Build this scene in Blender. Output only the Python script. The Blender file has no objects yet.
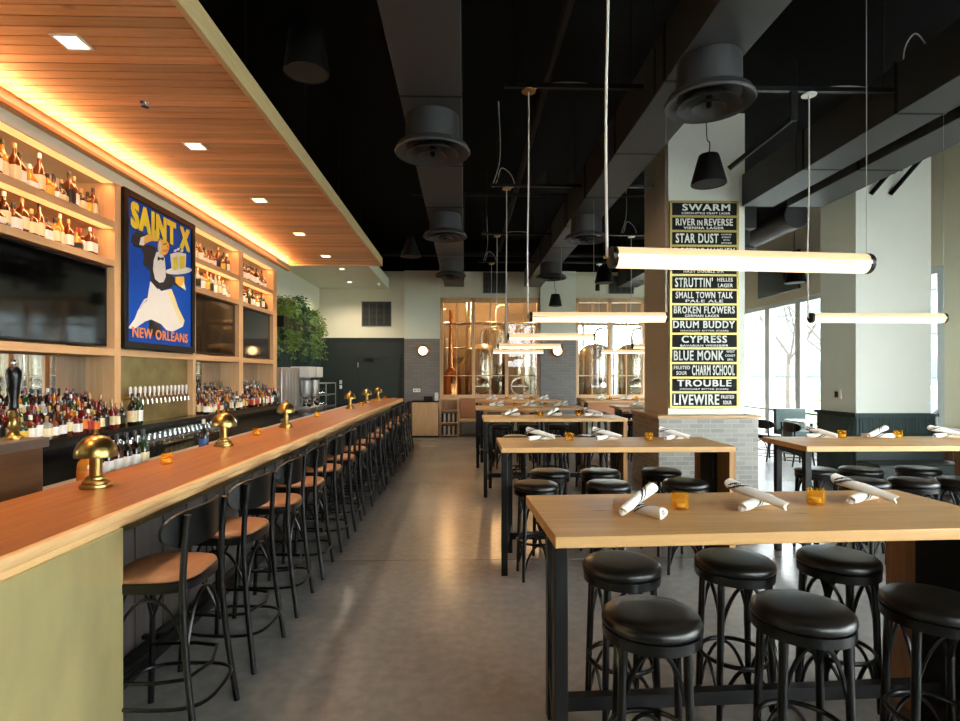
import bpy, math, random
from math import sin, cos, pi, radians, atan
from mathutils import Vector, Matrix

random.seed(7)
sc = bpy.context.scene
COL = sc.collection

# ------------------------------------------------------------------ camera, world, exposure
cam_d = bpy.data.cameras.new('camera')
cam_d.sensor_width = 36.0
cam_d.lens = 21.0
cam_d.shift_y = 13.0 / 960
cam_d.clip_end = 300
cam = bpy.data.objects.new('camera', cam_d)
COL.objects.link(cam)
cam.location = (0, 0, 1.68)
cam.rotation_euler = (pi / 2, 0, -atan(15 / 560))
sc.camera = cam

world = bpy.data.worlds.new('overcast_sky')
sc.world = world
world.use_nodes = True
_bg = world.node_tree.nodes['Background']
_bg.inputs['Color'].default_value = (0.93, 0.97, 1.0, 1)
_bg.inputs['Strength'].default_value = 18.0

sc.view_settings.view_transform = 'Standard'
sc.view_settings.look = 'None'
sc.view_settings.gamma = 1.0
sc.view_settings.use_curve_mapping = False
sc.view_settings.exposure = 0.36
sc.cycles.max_bounces = 10
sc.cycles.diffuse_bounces = 5
sc.cycles.glossy_bounces = 4
sc.cycles.transmission_bounces = 6
sc.cycles.transparent_max_bounces = 16
sc.cycles.caustics_reflective = False
sc.cycles.caustics_refractive = False
sc.cycles.sample_clamp_indirect = 6.0

WARM = (1.0, 0.52, 0.20)
TUBE = (1.0, 0.80, 0.55)


def area(name, loc, size, energy, color, direction, parent=None, portal=False, spread=pi):
    d = bpy.data.lights.new(name, 'AREA')
    d.shape = 'RECTANGLE'
    d.size, d.size_y = size
    d.energy = energy
    d.color = color
    d.spread = spread
    if portal:
        d.cycles.is_portal = True
    o = bpy.data.objects.new(name, d)
    COL.objects.link(o)
    o.location = loc
    # local -Z looks along direction, local Y (the long side) lies along the room's Y
    zz = -Vector(direction).normalized()
    yy = Vector((0, 1, 0))
    yy = (yy - zz * yy.dot(zz)).normalized()
    xx = yy.cross(zz)
    o.rotation_euler = Matrix((xx, yy, zz)).transposed().to_euler()
    if parent:
        o.parent = parent
    return o


# ------------------------------------------------------------------ materials
M = {}


def srgb(c):
    if isinstance(c, str):
        c = c.lstrip('#')
        c = tuple(int(c[i:i + 2], 16) / 255 for i in (0, 2, 4))
    return tuple(((v / 12.92) if v <= 0.04045 else ((v + 0.055) / 1.055) ** 2.4) for v in c) + (1.0,)


def setin(b, name, v):
    if name in b.inputs:
        b.inputs[name].default_value = v


def mat(name, color, rough=0.5, metal=0.0, spec=0.5, emit=None, estr=0.0, coat=0.0, noise=0.0, nscale=20.0,
        nstretch=(1, 1, 1), bump=0.0, rvar=0.0):
    m = bpy.data.materials.new(name)
    m.use_nodes = True
    nt = m.node_tree
    b = nt.nodes['Principled BSDF']
    c = srgb(color)
    b.inputs['Base Color'].default_value = c
    b.inputs['Roughness'].default_value = rough
    b.inputs['Metallic'].default_value = metal
    setin(b, 'Specular IOR Level', spec)
    setin(b, 'Coat Weight', coat)
    if emit is not None:
        b.inputs['Emission Color'].default_value = (*emit, 1)
        b.inputs['Emission Strength'].default_value = estr
    if noise > 0 or bump > 0 or rvar > 0:
        tc = nt.nodes.new('ShaderNodeTexCoord')
        mp = nt.nodes.new('ShaderNodeMapping')
        mp.inputs['Scale'].default_value = nstretch
        nz = nt.nodes.new('ShaderNodeTexNoise')
        nz.inputs['Scale'].default_value = nscale
        nz.inputs['Detail'].default_value = 5
        nt.links.new(tc.outputs['Object'], mp.inputs['Vector'])
        nt.links.new(mp.outputs['Vector'], nz.inputs['Vector'])
        if noise > 0:
            r = nt.nodes.new('ShaderNodeValToRGB')
            r.color_ramp.elements[0].position = 0.3
            r.color_ramp.elements[1].position = 0.7
            r.color_ramp.elements[0].color = tuple(v * (1 - noise) for v in c[:3]) + (1,)
            r.color_ramp.elements[1].color = tuple(min(1, v * (1 + noise)) for v in c[:3]) + (1,)
            nt.links.new(nz.outputs['Fac'], r.inputs['Fac'])
            nt.links.new(r.outputs['Color'], b.inputs['Base Color'])
        if bump > 0:
            bp = nt.nodes.new('ShaderNodeBump')
            bp.inputs['Strength'].default_value = bump
            bp.inputs['Distance'].default_value = 0.01
            nt.links.new(nz.outputs['Fac'], bp.inputs['Height'])
            nt.links.new(bp.outputs['Normal'], b.inputs['Normal'])
        if rvar > 0:
            mr = nt.nodes.new('ShaderNodeMapRange')
            mr.inputs['To Min'].default_value = max(0.02, rough - rvar)
            mr.inputs['To Max'].default_value = min(1, rough + rvar)
            nt.links.new(nz.outputs['Fac'], mr.inputs['Value'])
            nt.links.new(mr.outputs['Result'], b.inputs['Roughness'])
    M[name] = m
    return m


def wood(name, c1, c2, grain='X', plank=0.0, plank_axis='Y', rough=0.4, contrast=0.5, vary=0.35, knots=0.0, spec=0.5, freq=9.0):
    """grain: long direction; planks side by side along plank_axis with per plank tone"""
    m = bpy.data.materials.new(name)
    m.use_nodes = True
    nt = m.node_tree
    N, L = nt.nodes, nt.links
    b = N['Principled BSDF']
    b.inputs['Roughness'].default_value = rough
    setin(b, 'Specular IOR Level', spec)
    tc = N.new('ShaderNodeTexCoord')
    sep = N.new('ShaderNodeSeparateXYZ')
    L.new(tc.outputs['Object'], sep.inputs[0])
    vec = tc.outputs['Object']
    fac_plank = None
    if plank > 0:
        dv = N.new('ShaderNodeMath'); dv.operation = 'DIVIDE'; dv.inputs[1].default_value = plank
        L.new(sep.outputs[plank_axis], dv.inputs[0])
        fl = N.new('ShaderNodeMath'); fl.operation = 'FLOOR'
        L.new(dv.outputs[0], fl.inputs[0])
        wn = N.new('ShaderNodeTexWhiteNoise'); wn.noise_dimensions = '1D'
        L.new(fl.outputs[0], wn.inputs['W'])
        fac_plank = wn.outputs['Value']
        off = N.new('ShaderNodeVectorMath'); off.operation = 'ADD'
        sc3 = N.new('ShaderNodeVectorMath'); sc3.operation = 'SCALE'; sc3.inputs['Scale'].default_value = 7.0
        L.new(wn.outputs['Color'], sc3.inputs[0])
        L.new(tc.outputs['Object'], off.inputs[0]); L.new(sc3.outputs[0], off.inputs[1])
        vec = off.outputs[0]
    mp = N.new('ShaderNodeMapping')
    s = [freq, freq, freq]
    s['XYZ'.index(grain)] = freq * 0.07
    mp.inputs['Scale'].default_value = s
    L.new(vec, mp.inputs['Vector'])
    nz = N.new('ShaderNodeTexNoise'); nz.inputs['Scale'].default_value = 2.2; nz.inputs['Detail'].default_value = 8
    nz.inputs['Roughness'].default_value = 0.65; nz.inputs['Distortion'].default_value = 0.6
    L.new(mp.outputs['Vector'], nz.inputs['Vector'])
    r = N.new('ShaderNodeValToRGB')
    r.color_ramp.elements[0].position = 0.5 - contrast * 0.5 * 0.6
    r.color_ramp.elements[1].position = 0.5 + contrast * 0.5 * 0.6
    r.color_ramp.elements[0].color = srgb(c2)
    r.color_ramp.elements[1].color = srgb(c1)
    L.new(nz.outputs['Fac'], r.inputs['Fac'])
    out = r.outputs['Color']
    if fac_plank is not None:
        mr = N.new('ShaderNodeMapRange')
        mr.inputs['To Min'].default_value = 1 - vary; mr.inputs['To Max'].default_value = 1 + vary * 0.35
        L.new(fac_plank, mr.inputs['Value'])
        mx = N.new('ShaderNodeMix'); mx.data_type = 'RGBA'; mx.blend_type = 'MULTIPLY'; mx.inputs['Factor'].default_value = 1.0
        L.new(out, mx.inputs['A']); L.new(mr.outputs['Result'], mx.inputs['B'])
        out = mx.outputs['Result']
    if knots > 0:
        mp2 = N.new('ShaderNodeMapping')
        s2 = [2.6, 2.6, 2.6]; s2['XYZ'.index(grain)] = 1.0
        mp2.inputs['Scale'].default_value = s2
        L.new(vec, mp2.inputs['Vector'])
        vo = N.new('ShaderNodeTexVoronoi'); vo.inputs['Scale'].default_value = 1.6
        L.new(mp2.outputs['Vector'], vo.inputs['Vector'])
        kr = N.new('ShaderNodeValToRGB')
        kr.color_ramp.elements[0].position = 0.02; kr.color_ramp.elements[1].position = 0.09
        kr.color_ramp.elements[0].color = (1 - knots, 1 - knots, 1 - knots, 1); kr.color_ramp.elements[1].color = (1, 1, 1, 1)
        L.new(vo.outputs['Distance'], kr.inputs['Fac'])
        mx = N.new('ShaderNodeMix'); mx.data_type = 'RGBA'; mx.blend_type = 'MULTIPLY'; mx.inputs['Factor'].default_value = 1.0
        L.new(out, mx.inputs['A']); L.new(kr.outputs['Color'], mx.inputs['B'])
        out = mx.outputs['Result']
    L.new(out, b.inputs['Base Color'])
    M[name] = m
    return m


def tilemat(name, c1, c2, mortar, w, h, axes='XZ', rough=0.35, msize=0.006):
    m = bpy.data.materials.new(name)
    m.use_nodes = True
    nt = m.node_tree
    N, L = nt.nodes, nt.links
    b = N['Principled BSDF']
    b.inputs['Roughness'].default_value = rough
    tc = N.new('ShaderNodeTexCoord')
    sep = N.new('ShaderNodeSeparateXYZ'); L.new(tc.outputs['Object'], sep.inputs[0])
    ad = N.new('ShaderNodeMath'); ad.operation = 'ADD'
    L.new(sep.outputs['X'], ad.inputs[0]); L.new(sep.outputs['Y'], ad.inputs[1])
    cb = N.new('ShaderNodeCombineXYZ')
    L.new(ad.outputs[0], cb.inputs['X']); L.new(sep.outputs['Z'], cb.inputs['Y'])
    br = N.new('ShaderNodeTexBrick')
    br.inputs['Color1'].default_value = srgb(c1); br.inputs['Color2'].default_value = srgb(c2)
    br.inputs['Mortar'].default_value = srgb(mortar)
    br.inputs['Scale'].default_value = 1.0
    br.inputs['Mortar Size'].default_value = msize
    br.inputs['Brick Width'].default_value = w; br.inputs['Row Height'].default_value = h
    L.new(cb.outputs[0], br.inputs['Vector'])
    L.new(br.outputs['Color'], b.inputs['Base Color'])
    bp = N.new('ShaderNodeBump'); bp.inputs['Strength'].default_value = 0.4; bp.inputs['Distance'].default_value = 0.004
    bp.invert = True
    L.new(br.outputs['Fac'], bp.inputs['Height']); L.new(bp.outputs['Normal'], b.inputs['Normal'])
    M[name] = m
    return m


def glassmat(name, tint=(1, 1, 1), gloss=0.08, rough=0.0):
    """thin sheet / thin wall glass: mostly clear, with a fresnel reflection"""
    m = bpy.data.materials.new(name)
    m.use_nodes = True
    nt = m.node_tree
    N, L = nt.nodes, nt.links
    N.remove(N['Principled BSDF'])
    tr = N.new('ShaderNodeBsdfTransparent'); tr.inputs['Color'].default_value = (*tint, 1)
    gl = N.new('ShaderNodeBsdfGlossy'); gl.inputs['Roughness'].default_value = rough
    lw = N.new('ShaderNodeLayerWeight'); lw.inputs['Blend'].default_value = 0.5
    pw = N.new('ShaderNodeMath'); pw.operation = 'POWER'; pw.inputs[1].default_value = 4.0
    L.new(lw.outputs['Facing'], pw.inputs[0])
    ma = N.new('ShaderNodeMath'); ma.operation = 'MULTIPLY_ADD'; ma.inputs[1].default_value = 0.7; ma.inputs[2].default_value = 0.04 + gloss
    L.new(pw.outputs[0], ma.inputs[0])
    ge = N.new('ShaderNodeNewGeometry')
    iv = N.new('ShaderNodeMath'); iv.operation = 'SUBTRACT'; iv.inputs[0].default_value = 1.0
    L.new(ge.outputs['Backfacing'], iv.inputs[1])
    ad = N.new('ShaderNodeMath'); ad.operation = 'MULTIPLY'; ad.use_clamp = True
    L.new(ma.outputs[0], ad.inputs[0]); L.new(iv.outputs[0], ad.inputs[1])
    mx = N.new('ShaderNodeMixShader')
    L.new(ad.outputs[0], mx.inputs['Fac']); L.new(tr.outputs[0], mx.inputs[1]); L.new(gl.outputs[0], mx.inputs[2])
    L.new(mx.outputs[0], N['Material Output'].inputs['Surface'])
    M[name] = m
    return m


def tintglass(name, color, dens=0.45, rough=0.08, tint=None):
    """coloured vessel glass: half clear tint, half glossy body"""
    m = bpy.data.materials.new(name)
    m.use_nodes = True
    nt = m.node_tree
    N, L = nt.nodes, nt.links
    b = N['Principled BSDF']
    b.inputs['Base Color'].default_value = srgb(color)
    b.inputs['Roughness'].default_value = rough
    tr = N.new('ShaderNodeBsdfTransparent'); tr.inputs['Color'].default_value = (*tint, 1) if tint else srgb(color)
    mx = N.new('ShaderNodeMixShader'); mx.inputs['Fac'].default_value = dens
    body = b.outputs[0]
    if tint:
        tl = N.new('ShaderNodeBsdfTranslucent'); tl.inputs['Color'].default_value = srgb(color)
        m2 = N.new('ShaderNodeMixShader'); m2.inputs['Fac'].default_value = 0.55
        L.new(b.outputs[0], m2.inputs[1]); L.new(tl.outputs[0], m2.inputs[2])
        body = m2.outputs[0]
    L.new(tr.outputs[0], mx.inputs[1]); L.new(body, mx.inputs[2])
    L.new(mx.outputs[0], N['Material Output'].inputs['Surface'])
    M[name] = m
    return m


def concrete(name):
    m = bpy.data.materials.new(name)
    m.use_nodes = True
    nt = m.node_tree
    N, L = nt.nodes, nt.links
    b = N['Principled BSDF']
    tc = N.new('ShaderNodeTexCoord')
    n1 = N.new('ShaderNodeTexNoise'); n1.inputs['Scale'].default_value = 0.9; n1.inputs['Detail'].default_value = 7
    n1.inputs['Roughness'].default_value = 0.62
    n2 = N.new('ShaderNodeTexNoise'); n2.inputs['Scale'].default_value = 14; n2.inputs['Detail'].default_value = 6
    L.new(tc.outputs['Object'], n1.inputs['Vector']); L.new(tc.outputs['Object'], n2.inputs['Vector'])
    r = N.new('ShaderNodeValToRGB')
    r.color_ramp.elements[0].position = 0.2; r.color_ramp.elements[1].position = 0.85
    r.color_ramp.elements[0].color = srgb('#7a7977'); r.color_ramp.elements[1].color = srgb('#97958f')
    L.new(n1.outputs['Fac'], r.inputs['Fac'])
    r2 = N.new('ShaderNodeValToRGB')
    r2.color_ramp.elements[0].position = 0.35; r2.color_ramp.elements[1].position = 0.65
    r2.color_ramp.elements[0].color = (0.86, 0.86, 0.86, 1); r2.color_ramp.elements[1].color = (1.04, 1.03, 1.02, 1)
    L.new(n2.outputs['Fac'], r2.inputs['Fac'])
    mx = N.new('ShaderNodeMix'); mx.data_type = 'RGBA'; mx.blend_type = 'MULTIPLY'; mx.inputs['Factor'].default_value = 1.0
    L.new(r.outputs['Color'], mx.inputs['A']); L.new(r2.outputs['Color'], mx.inputs['B'])
    # saw-cut joints
    sep = N.new('ShaderNodeSeparateXYZ'); L.new(tc.outputs['Object'], sep.inputs[0])
    prev = mx.outputs['Result']
    for ax, size, offs in (('Y', 3.6, 0.95),):
        a = N.new('ShaderNodeMath'); a.operation = 'ADD'; a.inputs[1].default_value = offs + 30
        L.new(sep.outputs[ax], a.inputs[0])
        mo = N.new('ShaderNodeMath'); mo.operation = 'MODULO'; mo.inputs[1].default_value = size
        L.new(a.outputs[0], mo.inputs[0])
        lt = N.new('ShaderNodeMath'); lt.operation = 'LESS_THAN'; lt.inputs[1].default_value = 0.008
        L.new(mo.outputs[0], lt.inputs[0])
        mm = N.new('ShaderNodeMix'); mm.data_type = 'RGBA'; mm.inputs['B'].default_value = srgb('#44423f')
        L.new(lt.outputs[0], mm.inputs['Factor']); L.new(prev, mm.inputs['A'])
        prev = mm.outputs['Result']
    L.new(prev, b.inputs['Base Color'])
    mr = N.new('ShaderNodeMapRange'); mr.inputs['To Min'].default_value = 0.20; mr.inputs['To Max'].default_value = 0.30
    L.new(n1.outputs['Fac'], mr.inputs['Value']); L.new(mr.outputs['Result'], b.inputs['Roughness'])
    M[name] = m
    return m


concrete('polished_concrete')
mat('black_ceiling', '#0a0a0a', 0.95, spec=.15, noise=0.35, nscale=30, bump=0.4)
mat('duct_grey', '#343537', 0.55, noise=0.05, nscale=3)
mat('duct_dark', '#0f0f10', 0.6, spec=.25)
mat('plaster', '#d9dccd', 0.8, noise=0.02, nscale=2)
mat('plaster_warm', '#d6d2bd', 0.8, noise=0.02, nscale=2)
mat('column_paint', '#ebeee3', 0.75, noise=0.015, nscale=2)
mat('green_paint', '#1a3331', 0.55, noise=0.08, nscale=4)
mat('green_dark', '#16221f', 0.55, noise=0.12, nscale=5)
tilemat('grey_tile', '#777470', '#6a6864', '#625f5c', 0.24, 0.075)
tilemat('pale_tile', '#a3a098', '#88867f', '#a9a69d', 0.20, 0.065)
mat('tile_side', '#5e5148', 0.5, noise=0.1, nscale=10)
wood('pine', '#d9b184', '#c39a6b', 'Z', rough=0.45, contrast=0.7)
wood('pine_long', '#d6ad80', '#bd9466', 'Y', rough=0.45, contrast=0.7)
wood('pine_x', '#d6ad80', '#bd9466', 'X', rough=0.45, contrast=0.7)
wood('edge_maple', '#ecc28c', '#d8a96e', 'Y', plank=0.0, rough=0.4, contrast=0.7, knots=0.15, freq=22)
wood('bar_wood', '#c07a3f', '#98552a', 'Y', plank=0.19, plank_axis='X', rough=0.32, contrast=0.75, vary=0.14, knots=0.45)
wood('table_oak', '#e2b376', '#c89556', 'X', plank=0.12, plank_axis='Y', rough=0.42, contrast=0.7, vary=0.12, knots=0.55)
wood('table_end', '#b98a52', '#8c6135', 'Z', rough=0.45, contrast=0.8)
wood('cedar_slats', '#f4bf8c', '#d8965a', 'X', plank=0.1, plank_axis='Y', rough=0.45, contrast=0.7, vary=0.32, knots=0.4)
wood('osb_edge', '#e6cc9e', '#c9ab78', 'Y', rough=0.55, contrast=0.9, freq=30)
wood('walnut', '#6b4629', '#46301c', 'Y', rough=0.45, contrast=0.8)
wood('shelf_back', '#c7ae8c', '#b39873', 'Z', plank=0.11, plank_axis='Y', rough=0.5, contrast=0.5, vary=0.08)
mat('shelf_plaster', '#d8c8ad', 0.7)
wood('grey_board', '#5c5450', '#453f3d', 'Z', plank=0.09, plank_axis='Y', rough=0.55, contrast=0.6, vary=0.4)
mat('black_steel', '#0a0a0a', 0.42, metal=0.0, spec=0.3)
mat('black_lacquer', '#070707', 0.3, spec=0.35)
mat('black_vinyl', '#0f0e0d', 0.34, spec=0.45, bump=0.06, nscale=140)
mat('tan_leather', '#9c6844', 0.45, noise=0.1, nscale=25, bump=0.05)
mat('brass', '#a58a50', 0.30, metal=1.0, rvar=0.06, nscale=6)
mat('brass_panel', '#e6d698', 0.36, metal=0.62, noise=0.2, nscale=2.4, nstretch=(1, 1, 0.5), rvar=0.1)
mat('brass_dull', '#a89d6e', 0.36, metal=1.0, noise=0.22, nscale=5, rvar=0.1)
mat('steel', '#c8c8c6', 0.38, metal=0.85, rvar=0.06, nscale=4)
mat('steel_warm', '#c4b8a4', 0.25, metal=1.0)
mat('copper', '#b87948', 0.25, metal=1.0)
mat('chrome', '#d8d8d8', 0.1, metal=1.0)
mat('mirror', '#dcdcda', 0.015, metal=1.0)
mat('tv_screen', '#050506', 0.06, spec=0.6)
mat('tv_bezel', '#0c0c0c', 0.35)
mat('black_counter', '#0d0d0d', 0.22)
mat('alu_frame', '#c3ced6', 0.4, metal=0.1)
mat('white_paint', '#e6e6e0', 0.6)
mat('white_plastic', '#e4e4de', 0.4)
mat('napkin', '#ece8df', 0.9, bump=0.15, nscale=200)
mat('napkin_stripe', '#23262b', 0.9)
mat('wax', '#efe2bd', 0.5)
tintglass('amber_glass', '#f8c050', 0.20, 0.1, (1, .89, .54))
mat('leaf', '#6c8838', 0.6, noise=0.35, nscale=9)
mat('leaf_dark', '#36562c', 0.6, noise=0.3, nscale=9)
mat('grille', '#4a4a48', 0.6)
mat('white_cord', '#c9c6bd', 0.7)
mat('gold_disc', '#b08444', 0.35, metal=1.0)
mat('tube_glow', '#b8946a', 0.6, spec=.2, emit=(1.0, .76, .50), estr=1.35)
mat('tube_glow_upper', '#a88458', 0.6, spec=.2, emit=(1.0, .72, .44), estr=.62)
mat('lamp_glow', '#fff2dd', 0.5, emit=(1.0, 0.62, 0.28), estr=9.0)
mat('downlight_glow', '#fff2dd', 0.5, emit=(1.0, 0.74, 0.42), estr=7.0)
mat('underside_glow', '#ffd9a0', 0.5, emit=(1.0, .50, .17), estr=.95)  # emission imitating board undersides lit by the shelf LEDs
mat('sign_black', '#151616', 0.6, spec=.15)
mat('sign_white', '#e8ebe4', 0.6)
mat('sign_gold', '#b3a25e', 0.4, metal=0.6)
mat('poster_blue', '#0f4aae', 0.6, spec=0.2)
mat('poster_yellow', '#e6d436', 0.5)
mat('poster_orange', '#e08a62', 0.5)
mat('poster_skin', '#eebb4a', 0.5)
mat('poster_white', '#e4e2dc', 0.5)
mat('poster_cream', '#e6d7a0', 0.5)
mat('poster_black', '#1c1c20', 0.5)
mat('pavement', '#8d8e8c', 0.9, noise=0.06, nscale=0.7)
mat('grass', '#566f38', 0.95, noise=0.2, nscale=3)
mat('facade', '#6a747c', 0.8)
mat('facade_dark', '#2c343b', 0.5)
mat('bark', '#4a443d', 0.9, noise=0.2, nscale=12)
mat('car_paint', '#5f7c96', 0.25, coat=0.5)
mat('rubber', '#1a1a1a', 0.8)
mat('rust_slat', '#8a5534', 0.6)
glassmat('window_glass', (0.97, 0.99, 0.98), 0.0)
glassmat('clear_glass', (0.93, 0.95, 0.95), 0.16, 0.03)
mat('speaker_mesh', '#1d1d1d', 0.8)
mat('book_white', '#d7d3c8', 0.7)
mat('book_dark', '#3a3430', 0.7)
GL = {'amber': '#5f2a0e', 'dark': '#15110f', 'green': '#1e3b22', 'red': '#56120f', 'clear': '#c9cdc8', 'golden': '#c07a22', 'brown': '#36180c', 'blue': '#25406e'}
for k, v in GL.items():
    (tintglass('liquor_clear', '#d9dedb', .35, .1) if k == 'clear' else mat('liquor_' + k, v, 0.12, spec=0.6, coat=0.3))
LB = {'white': '#e9e6dd', 'cream': '#e3d3a8', 'black': '#1a1a1a', 'orange': '#d9782c', 'yellow': '#dcb843', 'blue': '#3b5f9a', 'red': '#a52c22'}
for k, v in LB.items():
    mat('label_' + k, v, 0.6)
CP = {'black': '#121212', 'gold': '#a98a43', 'white': '#dfddd6', 'cork': '#b08a5c', 'red': '#8c1f1c'}
for k, v in CP.items():
    mat('cap_' + k, v, 0.4)


# ------------------------------------------------------------------ mesh builder
class B:
    def __init__(s):
        s.v, s.f, s.m = [], [], []

    def add(s, verts, faces, mi=0):
        n = len(s.v)
        s.v += [tuple(v) for v in verts]
        for f in faces:
            s.f.append(tuple(i + n for i in f))
            s.m.append(mi)
        return s

    def box(s, x0, x1, y0, y1, z0, z1, mi=0):
        vs = [(x0, y0, z0), (x1, y0, z0), (x1, y1, z0), (x0, y1, z0), (x0, y0, z1), (x1, y0, z1), (x1, y1, z1), (x0, y1, z1)]
        return s.add(vs, [(0, 3, 2, 1), (4, 5, 6, 7), (0, 1, 5, 4), (1, 2, 6, 5), (2, 3, 7, 6), (3, 0, 4, 7)], mi)

    def bar(s, p, q, w, h, mi=0):
        """rectangular bar from p to q"""
        p, q = Vector(p), Vector(q)
        d = (q - p).normalized()
        up = Vector((0, 0, 1)) if abs(d.z) < 0.95 else Vector((1, 0, 0))
        a = d.cross(up).normalized() * w / 2
        b = a.cross(d).normalized() * h / 2
        vs = [p - a - b, p + a - b, p + a + b, p - a + b, q - a - b, q + a - b, q + a + b, q - a + b]
        return s.add(vs, [(0, 1, 2, 3), (7, 6, 5, 4), (0, 4, 5, 1), (1, 5, 6, 2), (2, 6, 7, 3), (3, 7, 4, 0)], mi)

    def tube(s, path, r, seg=8, closed=False, mi=0):
        P = [Vector(p) for p in path]
        n = len(P)
        rs = r if isinstance(r, (list, tuple)) else [r] * n
        rings = []
        prev = None
        for i in range(n):
            if closed:
                t = P[(i + 1) % n] - P[i - 1]
            else:
                t = P[min(i + 1, n - 1)] - P[max(i - 1, 0)]
            t.normalize()
            if prev is None:
                u = t.orthogonal().normalized()
            else:
                u = prev - t * prev.dot(t)
                u = u.normalized() if u.length > 1e-6 else t.orthogonal().normalized()
            prev = u
            w = t.cross(u)
            rings.append([P[i] + (u * cos(2 * pi * k / seg) + w * sin(2 * pi * k / seg)) * rs[i] for k in range(seg)])
        vs = [v for rg in rings for v in rg]
        fs = []
        m = n if closed else n - 1
        for i in range(m):
            a, b = i * seg, ((i + 1) % n) * seg
            for k in range(seg):
                k2 = (k + 1) % seg
                fs.append((a + k, a + k2, b + k2, b + k))
        if not closed:
            fs.append(tuple(range(seg))[::-1])
            fs.append(tuple((n - 1) * seg + k for k in range(seg)))
        return s.add(vs, fs, mi)

    def lathe(s, prof, seg=20, c=(0, 0, 0), mi=0, axis='Z', cap=True):
        vs, fs = [], []
        for (r, z) in prof:
            for k in range(seg):
                a = 2 * pi * k / seg
                if axis == 'Z':
                    p = (r * cos(a), r * sin(a), z)
                elif axis == 'X':
                    p = (z, r * cos(a), r * sin(a))
                else:
                    p = (r * sin(a), z, r * cos(a))
                vs.append((p[0] + c[0], p[1] + c[1], p[2] + c[2]))
        for i in range(len(prof) - 1):
            for k in range(seg):
                k2 = (k + 1) % seg
                fs.append((i * seg + k, i * seg + k2, (i + 1) * seg + k2, (i + 1) * seg + k))
        if cap:
            if prof[0][0] > 1e-4:
                fs.append(tuple(range(seg))[::-1])
            if prof[-1][0] > 1e-4:
                fs.append(tuple((len(prof) - 1) * seg + k for k in range(seg)))
        return s.add(vs, fs, mi)

    def loft(s, rings, mi=0, cap=True):
        n = len(rings[0])
        vs = [v for r in rings for v in r]
        fs = []
        for i in range(len(rings) - 1):
            for k in range(n):
                k2 = (k + 1) % n
                fs.append((i * n + k, i * n + k2, (i + 1) * n + k2, (i + 1) * n + k))
        if cap:
            fs.append(tuple(range(n))[::-1])
            fs.append(tuple((len(rings) - 1) * n + k for k in range(n)))
        return s.add(vs, fs, mi)

    def sphere(s, c, r, seg=14, rings=8, mi=0):
        if not isinstance(r, (list, tuple)):
            r = (r, r, r)
        vs, fs = [], []
        for i in range(rings + 1):
            t = pi * i / rings
            for k in range(seg):
                a = 2 * pi * k / seg
                vs.append((c[0] + r[0] * sin(t) * cos(a), c[1] + r[1] * sin(t) * sin(a), c[2] - r[2] * cos(t)))
        for i in range(rings):
            for k in range(seg):
                k2 = (k + 1) % seg
                fs.append((i * seg + k, i * seg + k2, (i + 1) * seg + k2, (i + 1) * seg + k))
        return s.add(vs, fs, mi)

    def build(s, name, mats, parent=None, loc=None, rot=None, bev=0.0, bseg=2, ang=38):
        me = bpy.data.meshes.new(name)
        me.from_pydata(s.v, [], s.f)
        ms = mats if isinstance(mats, (list, tuple)) else [mats]
        for m in ms:
            me.materials.append(M[m])
        me.polygons.foreach_set('material_index', s.m)
        me.polygons.foreach_set('use_smooth', [True] * len(s.f))
        me.validate()
        me.update()
        me.set_sharp_from_angle(angle=radians(ang))
        o = bpy.data.objects.new(name, me)
        COL.objects.link(o)
        if parent:
            o.parent = parent
        if loc:
            o.location = loc
        if rot:
            o.rotation_euler = rot
        if bev > 0:
            b = o.modifiers.new('edge', 'BEVEL')
            b.width = bev
            b.segments = bseg
            b.limit_method = 'ANGLE'
        return o


def tag(o, label, cat, group=None, kind=None):
    o['label'] = label
    o['category'] = cat
    if group:
        o['group'] = group
    if kind:
        o['kind'] = kind
    return o


def thing(name, label, cat, loc=(0, 0, 0), rz=0.0, group=None):
    o = bpy.data.objects.new(name, None)
    o.empty_display_size = 0.05
    COL.objects.link(o)
    o.location = loc
    o.rotation_euler = (0, 0, rz)
    return tag(o, label, cat, group)


def struct(o, label=None):
    o['kind'] = 'structure'
    if label:
        o['label'] = label
    return o


def dup(root, loc, rot=None, label=None, group=None):
    r = root.copy()
    COL.objects.link(r)
    r.location = loc
    if rot is not None:
        r.rotation_euler = rot
    if label:
        r['label'] = label
    if group:
        r['group'] = group
    for ch in list(root.children):
        c = ch.copy()
        COL.objects.link(c)
        c.parent = r
        for g in list(ch.children):
            d = g.copy()
            COL.objects.link(d)
            d.parent = c
    return r


ORD = ['first', 'second', 'third', 'fourth', 'fifth', 'sixth', 'seventh', 'eighth', 'ninth', 'tenth', 'eleventh', 'twelfth',
       'thirteenth', 'fourteenth', 'fifteenth', 'sixteenth', 'seventeenth', 'eighteenth', 'nineteenth', 'twentieth',
       'twenty-first', 'twenty-second', 'twenty-third', 'twenty-fourth', 'twenty-fifth', 'twenty-sixth', 'twenty-seventh', 'twenty-eighth']


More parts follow.
